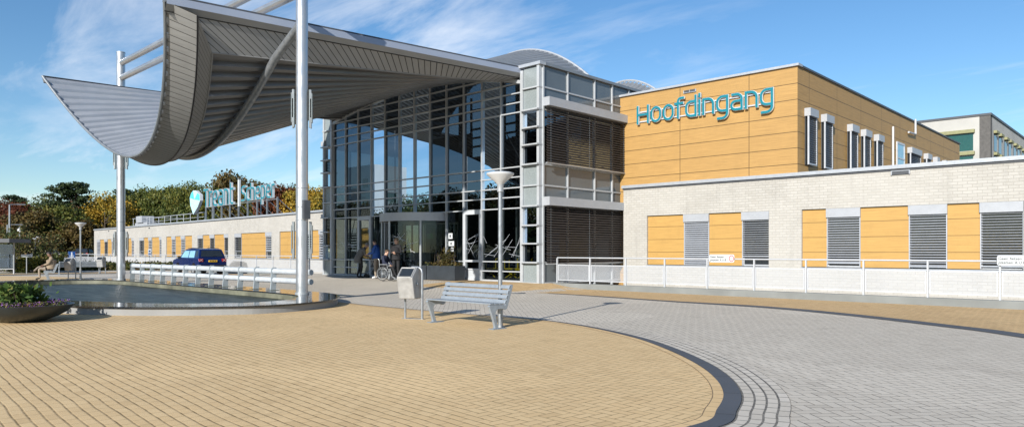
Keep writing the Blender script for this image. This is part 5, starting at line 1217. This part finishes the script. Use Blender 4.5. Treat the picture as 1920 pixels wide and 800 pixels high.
    build('wiper', MB().bar((0, -2.02, 1.15), (.3, -1.99, 1.2), .02, .01), 'plastic_black', t)
    return t
cu, cv = P(397, 514.5); car = make_car('dark blue boxy car parked beyond the white guard barrier', (cu-2.1, cv+.1, 0), R(90)-R(1))
for x, D, pt, lb in ((108, 104, 'car_grey', 'grey parked car roof behind the white railing above the seated man'), (160, 100, 'car_black', 'black parked car behind the railing left of the brick wing'), (134, 112, 'car_white', 'pale parked car behind the blue board')):
    u, v = at(x, D); c = dup(car, (u, v, .25), R(60), lb, None)
    for ch in c.children:
        if ch.name.split('.')[0] in ('body', 'cabin'):
            ch.data = ch.data.copy(); ch.data.materials[0] = MATS[pt]
# ------------------------------------------------------------------ people
def skin_mesh(chains, sub=2):
    """chains: list of lists of (point, radius); shared points are merged by rounding"""
    vs = []; rs = []; es = []; key = {}; roots = []
    for ch in chains:
        prev = None; new_island = True
        for p, r_ in ch:
            k = tuple(round(c, 4) for c in p)
            if k in key: i = key[k]; new_island = False
            else: i = len(vs); key[k] = i; vs.append(p); rs.append(r_)
            if prev is not None: es.append((prev, i))
            prev = i
        if new_island: roots.append(key[tuple(round(c, 4) for c in ch[0][0])])
    me = bpy.data.meshes.new('s'); me.from_pydata(vs, es, []); o = bpy.data.objects.new('s', me); COL.objects.link(o)
    o.modifiers.new('skin', 'SKIN'); o.modifiers.new('sub', 'SUBSURF').levels = sub; o.modifiers['sub'].render_levels = sub
    for i, d in enumerate(me.skin_vertices[0].data): d.radius = (rs[i], rs[i]); d.use_root = i in roots
    dg = bpy.context.evaluated_depsgraph_get(); r_ = bpy.data.meshes.new_from_object(o.evaluated_get(dg)); bpy.data.objects.remove(o); return r_
DEF = dict(pel=(0, 0, .95), waist=(0, .0, 1.10), chest=(0, .0, 1.33), neck=(0, .0, 1.50), head=(0, .03, 1.62), top=(0, .02, 1.70), face=(0, .075, 1.60),
   shL=(-.17, 0, 1.43), shR=(.17, 0, 1.43), elL=(-.22, -.02, 1.15), elR=(.22, -.02, 1.15), wrL=(-.23, .10, .92), wrR=(.23, .10, .92),
   hiL=(-.09, 0, .92), hiR=(.09, 0, .92), knL=(-.10, .03, .50), knR=(.10, .03, .50), anL=(-.10, 0, .09), anR=(.10, 0, .09), toL=(-.11, .17, .04), toR=(.11, .17, .04))
def person(label, loc, rz, J=None, top='cloth_black', legs='cloth_black', shoe='cloth_black', hair='hair_dark', skin='skin', scale=1., coat=0., long_hair=False, fat=1.):
    j = dict(DEF); j.update(J or {}); V = {k: Vector(v) for k, v in j.items()}
    t = thing('person', label, 'person', loc, rz); t.scale = (scale,)*3
    f = fat; ch = [[(V['pel'], .135*f), (V['waist'], .125*f), (V['chest'], .15*f), (V['neck'], .058), (V['head'], .088), (V['top'], .072)]]
    for s_ in 'LR':
        ch.append([(V['chest'], .15*f), (V['sh'+s_], .068*f), (V['el'+s_], .050*f), (V['wr'+s_], .030)])
        ch.append([(V['pel'], .135*f), (V['hi'+s_], .098*f), (V['kn'+s_], .064), (V['an'+s_], .043), (V['to'+s_], .040)])
    ch.append([(V['head'], .088), (V['face'], .028)])
    for s_ in 'LR':      # hands
        w = V['wr'+s_]; d = (w-V['el'+s_]).normalized(); side = d.cross(Vector((0, 0, 1))); side = side.normalized() if side.length > .1 else Vector((1, 0, 0))
        nrm = side.cross(d).normalized(); palm = w+d*.05; ch.append([(w+d*.012, .026), (palm, .034), (w+d*.085, .028)])
        for q in range(4):
            b0 = w+d*.08+side*(q-1.5)*.019; l_ = (.036, .042, .04, .031)[q]; ch.append([(b0, .010), (b0+d*l_-nrm*.008, .009), (b0+d*l_*1.6-nrm*.03, .0075)])
        sg_ = 1 if s_ == 'L' else -1; b0 = w+d*.035+side*.03*sg_; ch.append([(b0, .012), (b0+d*.03+side*.02*sg_, .010), (b0+d*.055+side*.018*sg_-nrm*.01, .009)])
    me = skin_mesh(ch); mats = [skin, top, legs, shoe]
    for mm in mats: me.materials.append(MATS[mm])
    segs = [('neck', 'head', 0), ('head', 'top', 0), ('head', 'face', 0), ('chest', 'waist', 1), ('chest', 'neck', 1), ('waist', 'pel', 1 if coat else 2)]
    for s_ in 'LR': segs += [('chest', 'sh'+s_, 1), ('sh'+s_, 'el'+s_, 1), ('el'+s_, 'wr'+s_, 1), ('pel', 'hi'+s_, 2), ('hi'+s_, 'kn'+s_, 2), ('kn'+s_, 'an'+s_, 2), ('an'+s_, 'to'+s_, 3)]
    segs = [(V[a], V[b], k) for a, b, k in segs]
    for s_ in 'LR': w = V['wr'+s_]; d = (w-V['el'+s_]).normalized(); segs.append((w+d*.035, w+d*.14, 0))
    for p in me.polygons:
        c = p.center; best = (9, 0)
        for a, b, k in segs:
            ab = b-a; tq = max(0, min(1, (c-a).dot(ab)/ab.length_squared)); dd = (c-(a+ab*tq)).length
            if dd < best[0]: best = (dd, k)
        if best[1] == 1 and c.z > V['neck'].z+.0 and (c-V['neck']).length < .09: best = (0, 0)
        p.material_index = best[1]; p.use_smooth = True
    b = bpy.data.objects.new('body', me); COL.objects.link(b); b.parent = t
    hd, tp = V['head'], V['top']; up = (tp-V['neck']).normalized(); fwd = (V['face']-hd); fwd = (fwd-up*fwd.dot(up)).normalized(); rt = fwd.cross(up)
    m = MB(); rows = []
    for i in range(9):      # hair cap
        th = math.pi*.58*i/8; row = []
        for k in range(17):
            a = 2*math.pi*k/16; dirv = up*math.cos(th)+(fwd*math.cos(a)+rt*math.sin(a))*math.sin(th); fr = max(0, math.cos(a)); lim = .62 if fr > .3 else 1
            th2 = th*lim; dirv = up*math.cos(th2)+(fwd*math.cos(a)+rt*math.sin(a))*math.sin(th2); row.append(tuple(hd+up*.03-fwd*.012+dirv*.108))
        rows.append(row)
    m.grid(rows)
    if long_hair: m.tube([tuple(hd-fwd*.06+up*.02), tuple(hd-fwd*.085-up*.10), tuple(hd-fwd*.07-up*.22)], [.085, .08, .04], 10)
    build('hair', m, hair, t, smooth=True)
    m = MB()
    for s_ in (-1, 1): c = hd+fwd*.083+rt*.032*s_+up*.012; m.lathe([(0, -.010), (.010, 0), (0, .010)], 8, tuple(c))
    build('eye', m, 'ink', t); c = hd+fwd*.088-up*.045; build('mouth', MB().bar(c-rt*.02, c+rt*.02, .008, .006), 'tail_red' if 0 else 'hair_brown', t)
    for s_ in (-1, 1): c = hd+rt*.088*s_-up*.0; build('ear', MB().lathe([(0, -.028), (.012, 0), (0, .028)], 8, tuple(c)), skin, t)
    if coat:
        pl, ws, cs_ = V['pel'], V['waist'], V['chest']; dn = (pl-ws).normalized()
        m = MB().tube([tuple(cs_+(cs_-ws)*.25), tuple(cs_), tuple(ws), tuple(pl), tuple(pl+Vector((0, 0, -coat)))], [.10*f, .185*f, .165*f, .185*f, .20*f], 20, caps=False)
        build('coat', m, top, t, smooth=True)
    return t
# seated man on the far bench
pm = P(95, 524); brz = face_rz(*pm, R(180))
mb_ = dup(bench, (pm[0]+.15, pm[1]+.25, 0), 0, 'grey slatted bench with the seated man on it'); mb_.scale = (1, 1, 1)
man_face = R(43.3)+R(122)      # faces left across the picture
sit = dict(pel=(0, -.02, .56), waist=(0, -.05, .70), chest=(0, -.05, .94), neck=(0, -.01, 1.12), head=(0, .05, 1.23), top=(0, .05, 1.31), face=(0, .125, 1.20),
  shL=(-.17, -.05, 1.04), shR=(.17, -.05, 1.04), elL=(-.24, .05, .80), elR=(.24, .05, .80), wrL=(-.07, .27, .70), wrR=(.06, .28, .72),
  hiL=(-.10, .02, .53), hiR=(.10, .02, .53), knL=(-.13, .45, .54), knR=(.10, .46, .62), anL=(-.13, .42, .09), anR=(-.10, .68, .40), toL=(-.14, .60, .04), toR=(-.14, .82, .46))
mrz = man_face
ml = Vector((pm[0], pm[1], 0)); fw_ = Vector((-math.sin(mrz), math.cos(mrz), 0))
mb_.rotation_euler = (0, 0, mrz); mb_.location = (ml.x, ml.y, 0)
sd_ = Vector((math.cos(mrz), math.sin(mrz), 0))
person('seated man in a beige coat with one leg crossed on the far bench', tuple(ml+fw_*.02+sd_*.1), mrz, sit, 'cloth_beige', 'cloth_cream', 'cloth_black', 'hair_dark', 'skin_dark', 1.06, fat=1.2, coat=.03)
p = P(150, 513.5); nb = dup(bench, (p[0], p[1], 0), face_rz(*p, R(185)), 'empty grey slatted bench seen from behind between the lamp post and the hedge'); nb.scale = (1.3, 1, 1)
# entrance group
GZ = .185
def atg(x, V): return on_v(x, V), V
u, v = atg(676, 19.9); old = dict(pel=(0, -.10, .92), waist=(0, -.04, 1.07), chest=(0, .10, 1.26), neck=(0, .22, 1.40), head=(0, .29, 1.49), top=(0, .32, 1.57), face=(0, .36, 1.45),
  shL=(-.17, .13, 1.34), shR=(.17, .13, 1.34), elL=(-.22, .18, 1.08), elR=(.22, .18, 1.08), wrL=(-.20, .38, .96), wrR=(.20, .38, .96), knL=(-.1, -.02, .5), knR=(.1, .04, .5), anL=(-.1, -.14, .09), anR=(.1, -.02, .09), toL=(-.1, .03, .04), toR=(.1, .15, .04))
ort = YAW-R(70)
person('older woman in a grey coat bending over her walking frame', (u, v, GZ-.02), ort, old, 'cloth_grey', 'cloth_black', 'cloth_black', 'hair_grey', 'skin', 1.05, coat=.22)
def rollator(loc, rz):
    t = thing('walking_frame', 'four wheeled walking frame with basket before the older woman', 'walking frame', loc, rz)
    for s_ in (-.28, .28):
        build('side_frame', MB().tube([(s_, -.18, .95), (s_, -.10, .93), (s_, .05, .55), (s_, .25, .12)], .018, 8).tube([(s_, .05, .55), (s_, -.28, .12)], .016, 8), 'alu', t)
        for y in (.25, -.28): build('wheel', MB().tube([(s_-.015, y, .105), (s_+.015, y, .105)], .105, 18), 'rubber', t)
        build('grip', MB().tube([(s_, -.24, .95), (s_, -.12, .94)], .024, 8), 'plastic_black', t)
    build('seat', MB().box(-.26, .26, -.08, .12, .55, .58), 'plastic_black', t); build('basket', MB().box(-.2, .2, .14, .36, .32, .56), 'plastic_black', t); build('bag', MB().box(-.14, .14, .37, .47, .36, .66), 'bag_brown', t, bevel=.03); build('cross_bar', MB().tube([(-.28, .1, .48), (.28, .1, .48)], .014, 6), 'alu', t)
fw_ = Vector((-math.sin(ort), math.cos(ort), 0)); rollator((u+fw_.x*.58, v+fw_.y*.58, GZ-.02), ort)
u, v = atg(706, 19.8); lean = dict(wrL=(-.16, .36, 1.08), wrR=(.16, .36, 1.08), elL=(-.22, .06, 1.16), elR=(.22, .06, 1.16), chest=(0, .06, 1.33), head=(0, .10, 1.60), top=(0, .11, 1.68), face=(0, .17, 1.57), neck=(0, .06, 1.49))
person('man in a bright blue jacket and pale trousers at the revolving door', (u, v, GZ+.0), YAW+R(80), lean, 'cloth_blue', 'cloth_cream', 'shoe_white', 'hair_dark', 'skin', 1.06, coat=.06)
def wheelchair(loc, rz, label):
    t = thing('wheelchair', label, 'wheelchair', loc, rz)
    for s_ in (-.29, .29):
        w_ = build('wheel', MB().tube([(s_, .3*math.cos(a), .31+.3*math.sin(a)) for a in [k*2*math.pi/28 for k in range(28)]], .016, 6, closed=True), 'rubber', t); m = MB()
        for k in range(16): a = k*math.pi/8; m.bar((s_, 0, .31), (s_, .29*math.cos(a), .31+.29*math.sin(a)), .006, .006)
        build('spoke', m, 'alu', w_); build('push_rim', MB().tube([(s_*1.08, .26*math.cos(a), .31+.26*math.sin(a)) for a in [k*2*math.pi/28 for k in range(28)]], .009, 6, closed=True), 'alu', w_)
        build('caster', MB().tube([(s_*.9-.015, .42, .09), (s_*.9+.015, .42, .09)], .09, 14), 'rubber', t)
        build('side_frame', MB().tube([(s_*.85, -.25, .95), (s_*.85, -.2, .9), (s_*.85, -.18, .5), (s_*.85, .38, .5), (s_*.85, .46, .16), (s_*.85, .6, .12)], .014, 8).tube([(s_*.85, -.18, .7), (s_*.85, .2, .7), (s_*.85, .22, .5)], .014, 8), 'alu', t)
        build('foot_rest', MB().box(s_*.2, s_*.8, .52, .68, .11, .13), 'plastic_black', t); build('grip', MB().tube([(s_*.85, -.36, .95), (s_*.85, -.24, .95)], .02, 8), 'plastic_black', t)
    build('seat', MB().box(-.23, .23, -.18, .28, .48, .51), 'plastic_black', t); build('backrest', MB().box(-.23, .23, -.21, -.18, .52, .92), 'plastic_black', t)
    return t
u, v = atg(724, 19.0); wrz_ = YAW-R(112)
wheelchair((u, v, GZ), wrz_, 'wheelchair with large spoked wheels beside the revolving door')
sitw = {k: tuple(Vector(q)+Vector((0, 0, -.02))) for k, q in sit.items()}; sitw.update(anL=(-.12, .56, .20), anR=(.12, .56, .20), knL=(-.13, .42, .56), knR=(.13, .42, .56), toL=(-.12, .68, .16), toR=(.12, .68, .16), wrL=(-.12, .25, .66), wrR=(.12, .25, .66))
person('person in dark navy clothes sitting in the wheelchair', (u, v, GZ+.02), wrz_, sitw, 'cloth_navy', 'cloth_black', 'cloth_black', 'hair_brown', 'skin', 1.0)
u, v = atg(743, 19.2); cross = dict(wrL=(-.05, .22, 1.16), wrR=(.02, .24, 1.12), elL=(-.23, .04, 1.15), elR=(.23, .04, 1.13))
person('woman in black with fair hair standing before the revolving door', (u, v, GZ+.01), YAW+R(165), cross, 'cloth_black', 'cloth_black', 'shoe_white', 'hair_fair', 'skin', 1.06, coat=.10, long_hair=True)
# ------------------------------------------------------------------ trees and shrubs
def make_tree(label, loc, h, r_, mat, seed, kind='broad', group='autumn trees beyond the left wing', nleaf=2600, trunk='bark', leaf=.34):
    rnd = random.Random(seed); t = thing('pine_tree' if kind == 'pine' else 'broadleaf_tree', label, 'tree', loc, rnd.uniform(0, 6), group)
    m = MB(); th = h*(.62 if kind == 'pine' else .42); m.tube([(0, 0, -.2), (.05, 0, th*.5), (rnd.uniform(-.2, .2), rnd.uniform(-.2, .2), th), (0, 0, h*.85)], [h*.022, h*.017, h*.012, h*.003], 8)
    clumps = []
    if kind == 'pine':
        for k in range(48):
            z = h*rnd.uniform(.36, .98); rr = r_*(1.05-abs(z/h-.6)*1.6)*rnd.uniform(.1, 1.0); a = rnd.uniform(0, 6.28)
            clumps.append((Vector((rr*math.cos(a), rr*math.sin(a), z)), rnd.uniform(.16, .30)*r_*1.2, .42))
    else:
        for k in range(60):
            a = rnd.uniform(0, 6.28); q = rnd.uniform(-.85, 1); s_ = math.sqrt(1-q*q)*rnd.uniform(.45, 1.0); z = h*.60+q*h*.39*rnd.uniform(.8, 1.0)
            clumps.append((Vector((r_*s_*math.cos(a), r_*s_*math.sin(a), z)), rnd.uniform(.2, .36)*r_, .85))
    for c, cr, fl in clumps[::3]:
        b = Vector((0, 0, max(th*.5, c.z-h*.22))); m.tube([b, b.lerp(c, .5)+Vector((0, 0, .2)), c], [h*.007, h*.005, h*.002], 5)
    build('trunk', m, trunk, t)
    tot = sum(c[1]**2 for c in clumps); f = MB()
    for c, cr, fl in clumps:
        for _ in range(int(nleaf*cr*cr/tot)):
            d = Vector((rnd.gauss(0, 1), rnd.gauss(0, 1), rnd.gauss(0, 1))).normalized()*cr*(rnd.random()**.45); d.z *= fl; p = c+d
            n_ = (d.normalized()+Vector((rnd.gauss(0, .6), rnd.gauss(0, .6), rnd.gauss(.3, .5)))).normalized(); e = n_.cross(Vector((rnd.gauss(0, 1), rnd.gauss(0, 1), rnd.gauss(0, 1)))).normalized(); g_ = n_.cross(e); s_ = leaf*rnd.uniform(.6, 1.25)/2
            f.add([p-e*s_, p+g_*s_*.8, p+e*s_, p-g_*s_*.8], [(0, 1, 2, 3)])
    build('crown', f, mat, t, recalc=False); return t
TL = [ # photo column, crown top row, distance, radius, material, kind, label
 (-25, 372, 118, 5.5, 'leaf_red', 'broad', 'dark red tree at the very left edge'), (8, 392, 112, 5.0, 'leaf_red', 'broad', 'dark red autumn tree left of the street light'), (27, 366, 138, 4.2, 'leaf_dark', 'pine', 'flat topped dark pine rising behind the red trees'),
 (40, 382, 118, 5.0, 'leaf_red', 'broad', 'russet red tree right of the tall street light'), (66, 400, 104, 4.5, 'leaf_rust', 'broad', 'low rust brown tree above the shrubs'), (88, 374, 122, 6.0, 'leaf_olive', 'broad', 'olive green tree left of the tall dark pine'),
 (112, 392, 108, 5.0, 'leaf_olive', 'broad', 'olive tree just in front of the tall dark pine'), (141, 341, 120, 5.6, 'leaf_dark', 'pine', 'tallest dark pine left of the brick wing'), (160, 372, 128, 5.0, 'leaf_dark', 'broad', 'dark green tree tucked behind the tall pine'),
 (150, 418, 104, 3.8, 'leaf_rust', 'broad', 'small rusty green tree beneath the tall pine'), (196, 367, 118, 5.6, 'leaf_gold', 'broad', 'golden green tree above the far end of the brick wing'), (222, 374, 124, 5.0, 'leaf_olive', 'broad', 'olive tree behind the far canopy post'),
 (236, 355, 140, 4.6, 'leaf_dark', 'pine', 'dark pine top showing beside the far canopy post'), (262, 362, 126, 5.4, 'leaf_olive', 'broad', 'olive tree right of the far canopy post'), (284, 358, 142, 4.6, 'leaf_dark', 'pine', 'dark pine behind the olive trees above the wing'),
 (304, 364, 122, 5.2, 'leaf_olive', 'broad', 'olive yellow tree left of the leaf emblem'), (330, 356, 120, 5.4, 'leaf_olive', 'broad', 'broad olive tree directly left of the leaf emblem'), (322, 352, 146, 4.4, 'leaf_dark', 'pine', 'dark pine tip behind the tree by the emblem'),
 (362, 350, 112, 5.0, 'leaf_olive', 'broad', 'green tree right behind the leaf emblem'), (398, 360, 108, 4.8, 'leaf_olive', 'broad', 'green tree behind the first rooftop letters'), (434, 335, 112, 5.2, 'leaf_rust', 'broad', 'tallest brown green tree behind the rooftop lettering'),
 (468, 352, 106, 4.6, 'leaf_rust', 'broad', 'brownish tree behind the divider of the rooftop sign'), (500, 362, 104, 4.2, 'leaf_olive', 'broad', 'olive tree behind the last rooftop letters'), (527, 350, 100, 4.2, 'leaf_red', 'broad', 'reddish tree left of the near canopy post'),
 (573, 350, 98, 4.6, 'leaf_gold', 'broad', 'yellow green tree right of the near canopy post'), (601, 354, 96, 4.0, 'leaf_gold', 'broad', 'bright golden tree against the glass hall'), (548, 358, 104, 4.2, 'leaf_rust', 'broad', 'rust brown tree hidden partly by the near canopy post'),
 (640, 352, 98, 4.4, 'leaf_gold', 'broad', 'golden tree behind the left flank of the glass hall')]
protos = {}
for i, (x, y, D, r_, mt, kd, lb) in enumerate(TL):
    u, v = at(x, D); h = zz(y, u, v)+.1; key = (mt, kd)
    if key not in protos or (len(protos[key]) < 2 and kd == 'broad'):
        t = make_tree(lb, (u, v, -.1), h, r_, mt, 11+i, kd, nleaf=9500 if kd == 'broad' else 6500, trunk='bark_pine' if kd == 'pine' else 'bark', leaf=.34); protos.setdefault(key, []).append((t, h, r_))
    else:
        t0, h0, r0 = protos[key][i % len(protos[key])]; dup(t0, (u, v, -.1), i*1.7, lb, None, (r_/r0, r_/r0, h/h0))
rnd = random.Random(77)
BK = [(x, rnd.uniform(385, 402)) for x in range(-30, 700, 42)]
gk = [k for k in protos if k[1] == 'broad' and k[0] in ('leaf_olive', 'leaf_rust')]
wood_names = 'dark background tree filling the gap in the wood behind the named trees'
for i, (x, y) in enumerate(BK):
    u, v = at(x, 150+rnd.uniform(-6, 8)); h = zz(y, u, v); t0, h0, r0 = protos[gk[i % len(gk)]][0]; dup(t0, (u, v, -.1), i*2.1, 'hazy tree of the back row, mostly hidden behind the nearer autumn trees', 'back row of the wood', (1.5, 1.5, h/h0*1.02))
# trees across the forecourt, mirrored in the glass
for i in range(26):
    u = -46-i*6.5+rnd.uniform(-2, 2); v = -36+rnd.uniform(-6, 4); t0, h0, r0 = protos[gk[i % len(gk)]][0]; hh = 8.0+rnd.uniform(0, 3.5)
    dup(t0, (u, v, -.1), i*1.3, 'tree across the forecourt, seen only as a dark reflection in the glass', 'trees mirrored in the glass', (1.35, 1.35, hh/h0))
# shrubs at the left
def bush(name, label, x, D, w, h, mat, seed, n=1500, leaf=.11, dz=0.):
    u, v = at(x, D); t = thing(name, label, 'shrub', (u, v, dz), YAW, 'shrubs beside the shelter'); rnd = random.Random(seed)
    cl = [(rnd.uniform(-w, w)*.8, rnd.uniform(-.6, .6), h*rnd.uniform(.2, .8), rnd.uniform(.22, .38)*h) for _ in range(16)]
    def g(r):
        c = cl[int(r.random()*16)]; d = Vector((r.gauss(0, 1), r.gauss(0, 1), r.gauss(0, 1))).normalized()*c[3]*r.random()**.4; return ((c[0]+d.x, c[1]+d.y, max(.02, c[2]+d.z)), .3)
    m = MB()
    for c in cl: m.tube([(c[0]*.4, c[1]*.4, 0), (c[0]*.8, c[1]*.8, c[2]*.6), (c[0], c[1], c[2])], .02, 4)
    build('branches', m, 'bark', t); build('foliage', leaves(n, g, leaf, seed, 1.5), mat, t, recalc=False); return t
bush('shrub', 'tall loose shrub right of the glass shelter', 38, 50, 2.0, 2.9, 'leaf_bush', 21, 2600); bush('shrub', 'rounded reddish green shrub behind the arrow sign', 62, 51, 1.8, 2.6, 'leaf_bush', 22, 2400)
bush('shrub', 'low green shrub left of the seated man', 84, 50, 1.5, 1.5, 'leaf_bush', 23, 1800); bush('shrub', 'shrub seen through the glass of the shelter', 8, 52, 2.0, 2.2, 'leaf_bush', 24, 2000); bush('shrub', 'low leafy clump at the foot of the arrow sign', 40, 48.5, 1.8, 1.0, 'leaf_olive', 25, 1600)
bush('shrub', 'low shrub behind the seated man', 72, 49, 1.8, 1.1, 'leaf_olive', 26, 1600)
# low ground cover hedge
m = MB(); rnd = random.Random(9)
c0, c1 = Vector(P(96, 507.5)), Vector(P(330, 506)); dd = (c1-c0); 
def g(r):
    q = c0+dd*r.random(); k = r.random(); return ((q.x+dd.normalized().y*-k*2.4, q.y+dd.normalized().x*k*2.4, abs(r.gauss(.22, .17))+.0), .4)
hg = build('ground_cover', leaves(11000, g, .15, 31, 1.5), 'leaf_bush', None, recalc=False); props(hg, 'low green ground cover strip before the white railing at left', 'ground cover', None, 'stuff')
